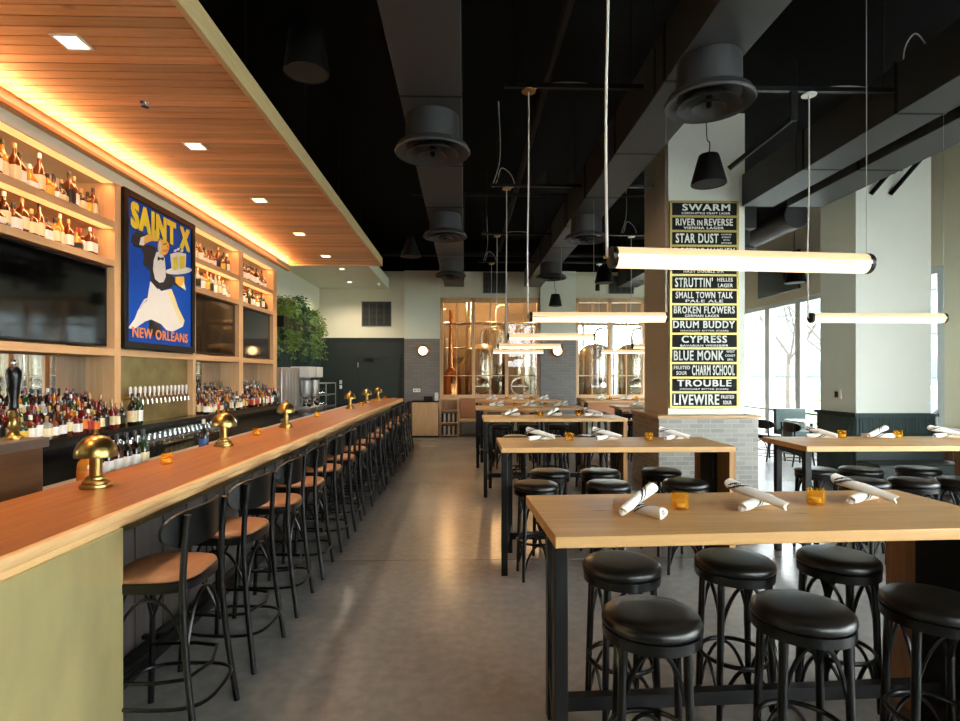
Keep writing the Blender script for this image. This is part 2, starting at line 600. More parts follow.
def lettering(text, w, h, origin, right, up, material, parent, name='lettering', bold=0.03, depth=0.002, spacing=1.0, heavy=0.0):
    """flat raised letters fitted into a w x h box whose lower-left corner is origin"""
    cu = bpy.data.curves.new(name, 'FONT')
    cu.body = text
    cu.size = 1.0
    cu.offset = bold
    cu.space_character = spacing
    cu.resolution_u = 3
    tmp = bpy.data.objects.new(name, cu)
    COL.objects.link(tmp)
    dg = bpy.context.evaluated_depsgraph_get()
    me = bpy.data.meshes.new_from_object(tmp.evaluated_get(dg))
    bpy.data.objects.remove(tmp)
    bpy.data.curves.remove(cu)
    xs = [v.co.x for v in me.vertices]
    ys = [v.co.y for v in me.vertices]
    x0, x1, y0, y1 = min(xs), max(xs), min(ys), max(ys)
    R, U = Vector(right).normalized(), Vector(up).normalized()
    Nn = R.cross(U)
    O = Vector(origin)
    base = [(v.co.x, v.co.y) for v in me.vertices]
    polys = [tuple(p.vertices) for p in me.polygons]
    bpy.data.meshes.remove(me)
    vs, fs = [], []
    for k, (dx, dy) in enumerate(((0, 0),) if not heavy else ((-heavy, -heavy * .6), (heavy, -heavy * .6), (-heavy, heavy * .6), (heavy, heavy * .6))):
        n = len(vs)
        for (x, y) in base:
            fx = (x + dx - x0 + heavy) / (x1 - x0 + 2 * heavy)
            fy = (y + dy - y0 + heavy * .6) / (y1 - y0 + 1.2 * heavy)
            vs.append(O + R * (fx * w) + U * (fy * h) + Nn * (depth + k * .0001))
        fs += [tuple(i + n for i in p) for p in polys]
    me = bpy.data.meshes.new(name)
    me.from_pydata(vs, [], fs)
    me.materials.clear()
    me.materials.append(M[material])
    me.update()
    o = bpy.data.objects.new(name, me)
    COL.objects.link(o)
    o.parent = parent
    so = o.modifiers.new('depth', 'SOLIDIFY')
    so.thickness = depth
    so.offset = -1
    return o


def arcpts(c, r, a0, a1, n, plane='XY'):
    out = []
    for i in range(n + 1):
        a = a0 + (a1 - a0) * i / n
        u, w = r * cos(a), r * sin(a)
        if plane == 'XY':
            out.append((c[0] + u, c[1] + w, c[2]))
        elif plane == 'XZ':
            out.append((c[0] + u, c[1], c[2] + w))
        else:
            out.append((c[0], c[1] + u, c[2] + w))
    return out


def smooth_path(pts, n=8):
    """Catmull-Rom through the points"""
    P = [Vector(p) for p in pts]
    P = [P[0] * 2 - P[1]] + P + [P[-1] * 2 - P[-2]]
    out = []
    for i in range(1, len(P) - 2):
        for k in range(n):
            t = k / n
            a, b, c, d = P[i - 1], P[i], P[i + 1], P[i + 2]
            out.append(0.5 * ((2 * b) + (c - a) * t + (2 * a - 5 * b + 4 * c - d) * t * t + (3 * b - a - 3 * c + d) * t ** 3))
    out.append(P[-2])
    return out


#@@STRUCT
# ------------------------------------------------------------------ the room shell
XL, XR, YB, YF, ZC = -4.0, 7.6, 15.5, -4.0, 5.4
struct(B().box(XL - .2, XR + .2, YF - .2, 20.3, -.2, 0).build('floor', 'polished_concrete'), 'polished grey concrete floor')
struct(B().box(XL - .2, XR + .2, YF - .2, YB + .1, ZC, ZC + .2).build('ceiling', 'black_ceiling'), 'open ceiling painted black')
struct(B().box(XL - .2, XL, YF, YB, 0, ZC).build('wall_left', 'plaster'), 'pale wall behind the bar')
b = B().box(XL - .2, 2.6, YF - .2, YF, 0, ZC)
b.box(2.6, XR + .2, YF - .2, YF, 4.9, ZC); b.box(7.3, XR + .2, YF - .2, YF, 0, 4.9); b.box(2.6, 7.3, YF - .2, YF, 0, 2.0)
struct(b.build('wall_front', 'plaster_warm'), 'wall behind the camera')

# back wall with two glazed openings
BWX1, BWX2, BWX3, BWX4 = -0.69, 2.08, 3.06, 5.95
Z0, Z1 = 1.04, 3.77
b = B()
b.box(XL, BWX1, YB, YB + .15, 0, 4.5)
b.box(BWX1, BWX4, YB, YB + .15, Z1, 4.5)
b.box(BWX1, BWX4, YB, YB + .15, 0, Z0)
b.box(BWX2, BWX3, YB, YB + .15, Z0, Z1)
b.box(BWX4, XR, YB, YB + .15, 0, 4.5)
b.box(XL, XR, YB, YB + .15, 4.5, ZC, 1)
struct(b.build('wall_back', ['plaster_warm', 'black_ceiling']), 'pale back wall towards the brewery')
# pilasters with grey tile below
for i, (x0, x1) in enumerate(((-1.66, BWX1), (BWX2, BWX3), (BWX4, 6.9))):
    struct(B().box(x0, x1, YB - .12, YB, 2.63, 4.5).build('wall_back_pilaster', 'plaster'), 'pale upper part of a back wall pilaster')
    struct(B().box(x0, x1, YB - .14, YB, 0, 2.63).build('wall_back_tiling', 'grey_tile'), 'dark grey tiled lower part of a back wall pilaster')
# dark panelled corner with a door
b = B().box(-4, -1.66, YB - .03, YB, 0, 2.63)
b.box(-4, -1.66, YB - .05, YB, 2.59, 2.66)
struct(b.build('trim_1', 'green_dark'), 'dark green panelling in the back corner')
d = B().box(-2.92, -1.78, YB - .07, YB - .031, 0, 2.2).build('door_1', 'green_dark', bev=.004)
struct(d, 'dark green door in the back corner')
hb = B().tube([(-1.9, YB - .07, 1.0), (-1.9, YB - .12, 1.0)], .012)
hb.tube([(-1.9, YB - .12, 1.0), (-2.03, YB - .12, 1.0)], .01)
hb.build('door_handle', 'steel', d)
cb_ = B().box(-2.75, -2.5, YB - .12, YB - .07, 2.02, 2.1)
cb_.bar((-2.6, YB - .12, 2.06), (-2.3, YB - .16, 2.1), .02, .02)
cb_.build('door_closer', 'black_steel', d)
B().box(-2.94, -2.92, YB - .085, YB - .07, 1.85, 1.98).build('hinge', 'steel', d)
# left wall wainscot
b = B().box(XL, XL + .03, 10.2, YB - .03, 0, 2.55)
for i in range(35):
    y = 10.22 + i * .15
    b.box(XL + .03, XL + .037, y, y + .135, 0.1, 2.5)
b.box(XL, XL + .06, 10.2, YB - .03, 2.52, 2.6)
struct(b.build('trim_2', 'green_paint'), 'green wood panelling on the left wall')

# windows to the brewery
def brew_window(n, x0, x1, label):
    f = B()
    y0, y1 = YB - .06, YB + .12
    for xa, xb in ((x0, x0 + .09), (x1 - .09, x1)):
        f.box(xa, xb, y0, y1, Z0, Z1)
    f.box(x0 - .0, x1, y0, y1, Z1 - .12, Z1)
    f.box(x0, x1, y0 - .05, y1, Z0 - .03, Z0 + .05)
    W = x1 - x0
    for k in (1, 2):
        xc = x0 + W * k / 3
        f.box(xc - .045, xc + .045, y0, y1, Z0, Z1)
    o = struct(f.build('window_%d' % n, 'pine', bev=.004), label)
    g = B()
    for k in range(3):
        xa, xb = x0 + W * k / 3, x0 + W * (k + 1) / 3
        xm = (xa + xb) / 2
        g.box(xm - .012, xm + .012, YB + .01, YB + .05, Z0, Z1)
    for z in (1.62, 3.02):
        g.box(x0, x1, YB + .01, YB + .05, z - .012, z + .012)
    g.build('muntin', 'pine', o)
    B().box(x0 + .05, x1 - .05, YB + .025, YB + .031, Z0, Z1).build('pane', 'window_glass', o)
    return o
brew_window(1, BWX1, BWX2, 'pine framed window into the warm lit brewery')
brew_window(2, BWX3, BWX4, 'pine framed window into the daylit brewery')

# right wall: storefront glazing
b = B()
b.box(XR, XR + .2, YF, YB, 3.4, ZC)
b.box(XR, XR + .2, 5.06, 8.68, 0, 3.4)
b.box(XR, XR + .2, 15.3, YB, 0, 3.4)
b.box(XR, XR + .2, YF, -3.4, 0, 3.4)
struct(b.build('wall_right', 'plaster_warm'), 'pale wall around the street windows')

def storefront(n, y0, y1, cnt, label):
    f = B()
    w = .20
    for k in range(cnt + 1):
        y = y0 + (y1 - y0) * k / cnt
        f.box(XR + .02, XR + .17, y - w / 2, y + w / 2, 0, 3.4)
    for z0, z1 in ((0, .12), (.76, .81), (3.3, 3.4)):
        f.box(XR + .03, XR + .16, y0, y1, z0, z1)
    o = struct(f.build('window_%d' % n, 'alu_frame', bev=.006), label)
    for k in range(cnt):
        ya, yb = y0 + (y1 - y0) * k / cnt, y0 + (y1 - y0) * (k + 1) / cnt
        B().box(XR + .09, XR + .098, ya, yb, .1, 3.35).build('pane', 'window_glass', o)
storefront(3, 8.74, 15.24, 5, 'tall street window run behind the pillars')
storefront(4, -3.34, 5.0, 6, 'tall unseen street window run added to light the front tables')  # out-of-view run, added and sized for daylight on the front tables

f = B()
for k in range(4):
    x = 2.66 + (7.24 - 2.66) * k / 3
    f.box(x - .06, x + .06, YF - .17, YF - .02, 2.0, 4.9)
for z0, z1 in ((2.0, 2.1), (3.4, 3.46), (4.8, 4.9)):
    f.box(2.6, 7.3, YF - .16, YF - .03, z0, z1)
o = struct(f.build('window_7', 'alu_frame', bev=.006), 'added high window behind the camera for frontal fill light')  # unseen window, added to throw light on the pillar fronts
for k in range(3):
    B().box(2.66 + 4.58 / 3 * k, 2.66 + 4.58 / 3 * (k + 1), YF - .10, YF - .092, 2.05, 4.85).build('pane', 'window_glass', o)

# brewery room behind the glass
b = B()
b.box(-2.2, 7.8, 20, 20.2, 0, .6); b.box(-2.2, 3.2, 20, 20.2, .6, 3.7); b.box(-2.2, 7.8, 20, 20.2, 3.7, 5.4)
b.box(7.4, 7.8, 20, 20.2, .6, 3.7)
mat('brewery_wall', '#8c7c68', .8, noise=.1, nscale=2)
struct(b.build('wall_brewery_back', 'brewery_wall'), 'rear wall of the brewery')
struct(B().box(-2.4, -2.2, YB + .15, 20.2, 0, 5.4).build('wall_brewery_left', 'brewery_wall'), 'left wall of the brewery')
b = B().box(XR, 7.8, YB + .15, 20.2, 0, .5)
b.box(XR, 7.8, YB + .15, 20.2, 3.6, 5.4)
struct(b.build('wall_brewery_right', 'plaster'), 'right wall of the brewery')
struct(B().box(-2.4, 7.8, YB + .1, 20.3, 4.6, 4.8).build('ceiling_brewery', 'brewery_wall'), 'ceiling of the brewery')
f = B()
for k in range(5):
    x = 3.2 + 4.2 * k / 4
    f.box(x - .05, x + .05, 20.03, 20.15, .6, 3.7)
for z in (.62, 2.2, 3.66):
    f.box(3.2, 7.4, 20.04, 20.14, z - .04, z + .04)
o = struct(f.build('window_5', 'alu_frame'), 'rear window of the brewery')
B().box(3.2, 7.4, 20.08, 20.088, .6, 3.7).build('pane', 'window_glass', o)
f = B()
for k in range(4):
    y = YB + .15 + 4.4 * k / 3
    f.box(XR + .03, XR + .15, y, y + .1, .5, 3.6)
o = struct(f.build('window_6', 'alu_frame'), 'added side window that brightens the brewery')  # unseen opening, added so the brewery looks daylit through the glass
B().box(XR + .08, XR + .088, YB + .15, 20, .5, 3.6).build('pane', 'window_glass', o)

# square columns
COL1 = (2.89, 4.0, 7.9, 8.95)
struct(B().box(2.89, 4.0, 7.9, 8.95, 1.095, ZC).build('pillar_1', 'column_paint', bev=.006), 'square pillar that carries the beer board')
struct(B().box(2.71, 4.12, 7.76, 8.97, 0, 1.05).build('pillar_1_tiling', 'pale_tile'), 'pale tiled base of the beer board pillar')
struct(B().box(2.68, 4.15, 7.72, 9.0, 1.05, 1.095).build('trim_3', 'pine_x', bev=.005), 'pine ledge around the tiled pillar base')
struct(B().box(5.72, 6.85, 8.05, 8.87, 0, ZC).build('pillar_2', 'column_paint', bev=.006), 'square pillar with green panelling near the street windows')
b = B().box(5.69, 6.88, 8.01, 8.91, 0, 1.06)
for k in range(24):
    x = 5.695 + k * .0490
    b.box(x, x + .039, 8.0, 8.01, .12, 1.03)
for k in range(17):
    y = 8.02 + k * .0520
    b.box(5.68, 5.69, y, y + .042, .12, 1.03)
b.box(5.66, 6.91, 7.98, 8.94, 1.05, 1.1)
b.box(5.67, 6.90, 7.99, 8.93, 0, .12)
struct(b.build('trim_4', 'green_paint'), 'green beadboard around the pillar near the street windows')

# white soffit beyond the wood canopy
b = B().box(XL, -2.1, 10.78, YB, 4.02, 4.3)
struct(b.build('ceiling_soffit', 'plaster'), 'white soffit beyond the wood canopy')
# shelf wall above the back bar
struct(B().box(XL, -3.395, .5, 10.2, 3.53, ZC).build('wall_bulkhead', 'plaster_warm'), 'plaster bulkhead over the bottle shelves')
b = B()
b.box(-3.395, -3.315, .5, 10.78, 3.63, 3.645)
b.box(-3.325, -3.315, .5, 10.78, 3.645, 3.66)
struct(b.build('trim_5', 'pine_long'), 'stepped trim between shelf wall and wood canopy')

# outside
struct(B().box(-40, 70, -40, 90, -.4, -.22).build('ground', 'pavement'), 'pale pavement outside')
struct(B().box(13, 15.5, -20, 70, -.22, -.16).build('ground_verge', 'grass'), 'grass verge across the street')
struct(B().box(24, 70, -20, 90, -.22, -.1).build('ground_lawn', 'grass'), 'lawn beyond the street')
b = B().box(34, 60, 4, 75, 0, 14)
for k in range(4):
    b.box(33.8, 34, 4, 75, 1.6 + k * 3.2, 3.0 + k * 3.2, 1)
bl = thing('parking_building', 'pale street building with dark horizontal bands seen through the windows', 'building', (0, 0, -.22))
b.build('facade', ['facade', 'facade_dark'], bl)

#@@CANOPY
# ------------------------------------------------------------------ wood canopy over the bar
cn = thing('wood_canopy', 'wood slatted canopy hanging over the whole bar', 'canopy', (0, 0, 0))
b = B()
for k in range(117):
    y = -1.0 + k * .1
    b.box(-3.34, -1.62, y + .012, y + .1, 3.75, 3.765)
b.box(-3.34, -1.62, -1.0, 10.72, 3.765, 3.80, 1)
b.build('slat_panel', ['cedar_slats', 'walnut'], cn)
b = B().box(-1.62, -1.58, -1.05, 10.78, 3.735, 3.89)
b.build('side_fascia', 'osb_edge', cn)
B().box(-3.34, -1.62, 10.72, 10.78, 3.735, 3.89).build('end_fascia', 'osb_edge', cn)
B().box(-3.34, -1.62, -1.0, 10.72, 3.80, 3.885).build('deck', 'duct_dark', cn)
for k in range(7):
    y = -.5 + k * 1.8
    B().tube([(-1.9, y, 3.885), (-1.9, y, ZC)], .008).build('hanger_rod', 'black_steel', cn)

for i, y in enumerate((1.96, 3.56, 5.16, 6.75, 8.36, 9.93)):
    t = thing('downlight', '%s square downlight along the wood canopy, counted from the front' % ORD[i], 'ceiling light', (-2.45, y, 3.75), 0, 'canopy downlights')
    b = B()
    s_, w = .085, .018
    b.box(-s_, s_, -s_, -s_ + w, -.008, .012); b.box(-s_, s_, s_ - w, s_, -.008, .012)
    b.box(-s_, -s_ + w, -s_ + w, s_ - w, -.008, .012); b.box(s_ - w, s_, -s_ + w, s_ - w, -.008, .012)
    b.build('frame', 'white_paint', t)
    B().box(-s_ + w, s_ - w, -s_ + w, s_ - w, -.003, .003).build('lens', 'downlight_glow', t)
    sp = bpy.data.lights.new('downlight_beam', 'SPOT')
    sp.energy = 130; sp.color = (1, .72, .46); sp.spot_size = radians(110); sp.spot_blend = .6; sp.shadow_soft_size = .16
    so = bpy.data.objects.new('downlight_beam', sp)
    COL.objects.link(so); so.parent = t; so.location = (0, 0, -.02)
for i, (x, y) in enumerate(((-2.75, 12.6), (-2.95, 14.4))):
    t = thing('downlight', ('nearer', 'farther')[i] + ' small round downlight in the white soffit past the wood canopy', 'ceiling light', (x, y, 4.02), 0, 'soffit downlights')
    B().lathe([(.075, 0), (.075, -.006), (.055, -.008), (.052, .0)], 20, cap=False).build('trim_ring', 'white_paint', t)
    B().lathe([(.054, -.002), (0, -.002)], 20, cap=False).build('lens', 'downlight_glow', t)
    sp = bpy.data.lights.new('downlight_beam', 'SPOT')
    sp.energy = 160; sp.color = (1, .84, .62); sp.spot_size = radians(150); sp.spot_blend = .8; sp.shadow_soft_size = .06
    so = bpy.data.objects.new('downlight_beam', sp)
    COL.objects.link(so); so.parent = t; so.location = (0, 0, -.02)
t = thing('sprinkler', 'small chrome sprinkler head in the wood canopy', 'sprinkler', (-2.44, 4.34, 3.75))
B().lathe([(.035, 0), (.035, -.006), (.012, -.008), (.012, -.03), (.028, -.034), (.028, -.037), (0, -.037)], 14).build('head', 'chrome', t)
# cove light along the trim that washes the slats
area('cove_strip', (-3.36, 5.6, 3.655), (.02, 10.2), 95, (1.0, .48, .18), (1, 0, .3), cn)

#@@BACKBAR
# ------------------------------------------------------------------ back bar unit
UB, UF = -3.86, -3.40
bu = thing('back_bar_shelving', 'pine back bar shelving wall with lit bottle shelves and mirrors', 'shelving', (0, 0, 0))
divs = [(2.45, 2.55), (4.02, 4.12), (5.53, 5.63), (7.10, 7.17), (8.53, 8.68), (10.03, 10.2)]
for (y0, y1) in divs:
    B().box(UB, UF, y0, y1, 1.16, 3.53).build('divider', 'pine', bu, bev=.003)
bays = [(2.55, 4.02), (4.12, 5.53), (5.63, 7.10), (7.17, 8.53), (8.68, 10.03)]
strips = []
for i, (y0, y1) in enumerate(bays):
    tap = i == 2
    B().box(UB, UF, y0, y1, 1.85, 1.92).build('rail', 'pine_long', bu, bev=.003)
    B().box(XL + .01, UB, y0 - .1, y1 + .1, 1.92, 3.53).build('back_panel', 'shelf_plaster', bu)
    if not tap:
        for z in (3.09, 2.715):
            B().box(UB, UF, y0, y1, z, z + .065).build('shelf', 'pine_long', bu, bev=.003)
        for z in (3.53, 3.09):
            B().box(UF - .11, UF - .012, y0 + .01, y1 - .01, z - .006, z - .001).build('glow_band', 'underside_glow', bu)  # wide glowing band stands in for the LED-lit underside
            strips.append((y0, y1, z))
        B().box(-3.70, -3.68, y0, y1, 1.16, 1.85).build('mirror', 'mirror', bu)
    else:
        B().box(UB, UF - .07, y0, y1, 1.16, 1.85).build('tap_panel', 'brass_dull', bu)
B().box(XL, UF, 10.2, 10.22, 1.16, 3.53).build('end_panel', 'pine', bu)
for (y0, y1, z) in strips:
    area('shelf_led', (UF - .045, (y0 + y1) / 2, z - .016), (.02, y1 - y0 - .06), 3.2, WARM, (-.35, 0, -1), bu)

# televisions
for (y0, y1, lab) in ((4.14, 5.50, 'large black wall screen left of the blue poster'),
                      (7.19, 8.51, 'black wall screen just right of the blue poster'),
                      (8.70, 10.01, 'black wall screen farthest from the poster, at the end of the shelves'),
                      (2.57, 4.0, 'black wall screen before the large one on the shelving')):
    t = thing('television', lab, 'television', (UF - .05, (y0 + y1) / 2, 1.94), 0, 'back bar televisions')
    w = (y1 - y0) / 2 - .005
    B().box(-.05, 0, -w, w, 0, .76).build('bezel', 'tv_bezel', t, bev=.004)
    B().box(0, .003, -w + .015, w - .015, .02, .745).build('screen', 'tv_screen', t)
    B().box(-.36, -.05, -.15, .15, .25, .5).build('bracket', 'black_steel', t)

# poster
t = thing('framed_poster', 'blue framed poster of a waiter carrying two beers', 'poster', (UF, 5.64, 1.935), 0)
PW, PH = 1.455, 1.60
fb = B()
fr = .07
fb.box(-.06, .03, 0, fr, 0, PH); fb.box(-.06, .03, PW - fr, PW, 0, PH); fb.box(-.06, .03, fr, PW - fr, 0, fr); fb.box(-.06, .03, fr, PW - fr, PH - fr, PH)
fb.build('frame', 'black_steel', t, bev=.003)
B().box(-.06, .008, fr, PW - fr, fr, PH - fr).build('print', 'poster_blue', t)


def uv(px, py):
    """rectified poster coordinates from the oblique view in the photograph"""
    X, Y = 110 + px / 4.0, 180 + py / 4.0
    u = (1 / (465 - X) - 1 / 337.5) / (1 / 274.4 - 1 / 337.5)
    top = 193.8 + (X - 128) * (225.6 - 193.8) / 63
    bot = 345 + (X - 125) * 7 / 64
    return fr + u * (PW - 2 * fr), fr + (bot - Y) / (bot - top) * (PH - 2 * fr)


art = B()
AM = ['poster_black', 'poster_white', 'poster_skin', 'poster_cream', 'poster_yellow', 'poster_orange']
_layer = [0]


def blob(pts, mi):
    _layer[0] += 1
    x = .0085 + _layer[0] * .0006
    P = [uv(*p) for p in pts]
    n = len(P)
    vs = [(x, p[0], p[1]) for p in P] + [(.008, p[0], p[1]) for p in P]
    art.add(vs, [tuple(range(n))], mi)
    art.add(vs, [(k, (k + 1) % n, (k + 1) % n + n, k + n) for k in range(n)], mi)


def ell(cx, cy, rx, ry, rot=0, n=22):
    return [(cx + rx * cos(a) * cos(rot) - ry * sin(a) * sin(rot), cy + rx * cos(a) * sin(rot) + ry * sin(a) * cos(rot)) for a in [2 * pi * k / n for k in range(n)]]


blob([(160, 570), (200, 575), (208, 640), (152, 636)], 0)
blob([(162, 410), (205, 450), (245, 440), (260, 480), (272, 520), (297, 575), (290, 600), (250, 622), (225, 615), (205, 590), (165, 570), (140, 580), (100, 610), (73, 608), (100, 570), (115, 530), (150, 490)], 1)
blob([(228, 447), (245, 440), (260, 480), (272, 520), (297, 575), (285, 590), (262, 540), (244, 490)], 3)
blob([(95, 215), (108, 203), (148, 214), (125, 240), (128, 262), (160, 256), (186, 268), (190, 300), (215, 330), (222, 360), (238, 368), (262, 400), (262, 384), (290, 388), (303, 400), (298, 445), (272, 432), (255, 415), (248, 432), (225, 440), (208, 450), (198, 438), (190, 442), (165, 412), (160, 400), (163, 370), (133, 340), (138, 300), (130, 275), (100, 266), (88, 240)], 0)
blob([(186, 285), (205, 285), (218, 310), (222, 360), (222, 390), (213, 412), (198, 415), (180, 400), (172, 360), (175, 320)], 1)
blob([(128, 226), (150, 214), (175, 208), (195, 225), (192, 240), (165, 240), (143, 252), (132, 262)], 2)
blob([(124, 226), (138, 222), (136, 260), (118, 258)], 1)
blob(ell(186, 208, 12, 17), 2)
blob(ell(187, 204, 9, 11), 1)
blob(ell(213, 260, 22, 38), 2)
blob(ell(197, 262, 5, 26), 1)
blob([(200, 230), (210, 219), (224, 221), (235, 236), (237, 254), (228, 240), (214, 234)], 0)
blob([(210, 252), (224, 246), (225, 250), (211, 256)], 0)
blob([(226, 254), (235, 264), (227, 268)], 5)
blob([(208, 276), (226, 270), (231, 276), (224, 284), (210, 284)], 5)
blob([(190, 305), (200, 310), (212, 306), (212, 320), (200, 316), (190, 322)], 0)
blob(ell(272, 362, 52, 15, -.12), 1)
blob([(240, 292), (270, 283), (270, 362), (247, 368)], 1)
blob([(270, 283), (300, 288), (298, 352), (272, 360)], 1)
blob([(246, 306), (266, 300), (266, 358), (250, 362)], 4)
blob([(273, 300), (295, 300), (293, 350), (275, 355)], 4)
for (cx, cy) in ((258, 277), (270, 270), (284, 276)):
    blob(ell(cx, cy, 3.2, 7, .4), 1)
blob([(258, 388), (290, 386), (292, 408), (275, 432), (258, 412)], 2)
blob([(290, 408), (298, 445), (278, 430)], 1)
blob([(150, 480), (140, 490), (118, 525), (124, 512), (138, 486)], 1)
art.build('drawing', AM, t)
lettering('SAINT X', 1.22, .275, (.0175, fr + .05, PH - fr - .30), (0, 1, 0), (0, 0, 1), 'poster_yellow', t, bold=.02, spacing=1.16, heavy=.05)
lettering('NEW ORLEANS', 1.14, .11, (.0205, fr + .07, fr + .045), (0, 1, 0), (0, 0, 1), 'poster_orange', t, bold=.012, spacing=1.1, heavy=.02)

# back counter: low cabinets with a raised black bottle ledge
bc = thing('back_counter', 'long black back counter with raised bottle ledge', 'counter', (0, 0, 0))
B().box(XL + .01, -2.95, .5, 15.2, 0.02, .84).build('cabinet', 'black_lacquer', bc)
B().box(XL + .01, -2.9, .5, 15.2, .84, .875).build('worktop', 'black_counter', bc, bev=.004)
B().box(XL + .01, -3.25, .5, 10.3, 1.075, 1.16).build('bottle_ledge', 'black_counter', bc, bev=.004)
B().box(XL + .01, -3.36, .5, 10.3, .875, 1.075).build('riser', 'black_counter', bc)
for i, (y0, y1) in enumerate(bays):
    if i != 2:
        B().box(-3.679, -3.453, y0 + .002, y1 - .002, 1.16, 1.225).build('middle_step', 'black_counter', bc)
        B().box(-3.679, -3.555, y0 + .002, y1 - .002, 1.225, 1.30).build('rear_step', 'black_counter', bc)
for k in range(9):
    y = 1.4 + k * 1.05
    B().box(-2.95, -2.93, y, y + .95, .1, .8).build('cabinet_door', 'black_lacquer', bc, bev=.004)
B().box(-3.32, -3.30, 6.25, 6.9, .9, 1.06).build('glass_door', 'brass_dull', bc)

# ------------------------------------------------------------------ bottles
PROF = {
    'tall': [(.034, 0), (.037, .006), (.037, .17), (.033, .195), (.017, .222), (.013, .24), (.013, .285)],
    'squat': [(.040, 0), (.045, .008), (.045, .125), (.038, .15), (.018, .168), (.014, .18), (.014, .215)],
    'round': [(.030, 0), (.044, .02), (.052, .06), (.048, .10), (.028, .14), (.015, .165), (.014, .225)],
    'slim': [(.030, 0), (.033, .006), (.033, .19), (.028, .215), (.0145, .24), (.0125, .265), (.0125, .31)],
    'box': [(.036, 0), (.041, .006), (.041, .15), (.036, .166), (.015, .178), (.014, .19), (.014, .225)],
}
LABZ = {'tall': (.05, .145), 'squat': (.03, .11), 'round': (.035, .085), 'slim': (.04, .15), 'box': (.035, .125)}


def bottle_meshes():
    out = {}
    for k, p in PROF.items():
        seg = 4 if k == 'box' else 14
        def ringed(prof, seg, grow=0):
            if k != 'box':
                return B().lathe([(r + grow, z) for r, z in prof], seg)
            rings = []
            for r, z in prof:
                ring = []
                for a in range(12):
                    an = 2 * pi * a / 12 + pi / 12
                    c, s = cos(an), sin(an)
                    pw = .35 if r > .03 else 1
                    ring.append(((r + grow) * math.copysign(abs(c) ** pw, c), (r + grow) * math.copysign(abs(s) ** pw, s), z))
                rings.append(ring)
            return B().loft(rings)
        out[k] = ringed
    return out


RG = bottle_meshes()
_cache = {}


def bottle_obj(shape, glass, lab, cap):
    key = (shape, glass, lab, cap)
    if key in _cache:
        return _cache[key], False
    root = RG[shape](PROF[shape], 14).build('bottle', 'liquor_' + glass, ang=60)
    z0, z1 = LABZ[shape]
    def rad(z):
        P = PROF[shape]
        for (ra, za), (rb, zb) in zip(P, P[1:]):
            if za <= z <= zb:
                return ra + (rb - ra) * (z - za) / max(1e-6, zb - za)
        return P[-1][0]
    n = 4 if shape == 'round' else 1
    prof = [(rad(z0 + (z1 - z0) * i / n), z0 + (z1 - z0) * i / n) for i in range(n + 1)]
    lb = B()
    tmp = RG[shape](prof, 14, .0012)
    tmp.f = tmp.f[:-2] if len(tmp.f) > 2 else tmp.f
    tmp.m = tmp.m[:len(tmp.f)]
    # keep a little gap at the back so the label reads as a wrapped sheet
    tmp.build('label', 'label_' + lab, root, ang=60)
    r, zt = PROF[shape][-1]
    B().lathe([(r * 1.12, zt - .028), (r * 1.15, zt + .004), (r * 1.0, zt + .012), (0, zt + .013)], 10).build('cap', 'cap_' + cap, root)
    _cache[key] = root
    return root, True


def bottle(shape, glass, lab, cap, loc, label, group, rz=0, sc_=1.0):
    o, fresh = bottle_obj(shape, glass, lab, cap)
    if not fresh:
        o = dup(o, loc)
    o.location = loc
    o.rotation_euler = (0, 0, rz)
    o.scale = (sc_, sc_, sc_)
    tag(o, label, 'bottle', group)
    return o


rb = random.Random(11)
WHISKEY = ['amber', 'amber', 'amber', 'brown', 'golden', 'dark', 'amber']
MIXED = ['clear', 'red', 'amber', 'dark', 'golden', 'green', 'dark', 'brown', 'red', 'dark', 'brown', 'clear', 'amber']
LABS = ['white', 'white', 'cream', 'white', 'yellow', 'black', 'cream', 'white']
LABM = ['white', 'cream', 'black', 'cream', 'yellow', 'white', 'black', 'red', 'white', 'orange', 'black', 'cream']
CAPS = ['black', 'black', 'gold', 'cork', 'white', 'red', 'black']
SHP = ['tall', 'squat', 'box', 'round', 'tall', 'slim', 'box']
shelves_ = [(1, 3.155, 'upper shelf over the large screen', WHISKEY, 14), (1, 2.78, 'lower shelf over the large screen', WHISKEY, 14),
            (3, 3.155, 'upper shelf over the screen beside the poster', WHISKEY, 12), (3, 2.78, 'lower shelf over the screen beside the poster', MIXED[:1] * 3 + ['golden', 'clear'], 12),
            (4, 3.155, 'upper shelf over the farthest screen', ['brown'], 13), (4, 2.78, 'lower shelf over the farthest screen', MIXED, 11)]
for (bi, z, nm, cols, n) in shelves_:
    y0, y1 = bays[bi]
    ya = 4.30 if bi == 1 else y0 + .07
    for k in range(n):
        y = ya + (y1 - .09 - ya) * k / (n - 1) + (rb.uniform(-.012, .012) if bi != 4 else 0)
        if bi == 4 and z > 3 and k < 9:
            shp, g, lb, cp, s_ = 'tall', 'brown', 'white', 'black', 1.0
        else:
            shp, g, lb, cp, s_ = rb.choice(SHP), rb.choice(cols), rb.choice(LABS), rb.choice(CAPS), rb.uniform(.92, 1.08)
        s_ = min(s_, .98) if z < 3 and shp == 'slim' else s_
        bottle(shp, g, lb, cp, (UF - .13 + rb.uniform(-.02, .015), y, z), '%s bottle with %s label, %s along the %s' % (g, lb, ORD[k], nm),
               'bottles on the %s' % nm, rb.uniform(0, .4), s_)
rows = [(-3.30, 1.16, 'front row', 0), (-3.405, 1.16, 'second row', .04), (-3.505, 1.225, 'third row', .02), (-3.61, 1.30, 'back row', .05)]
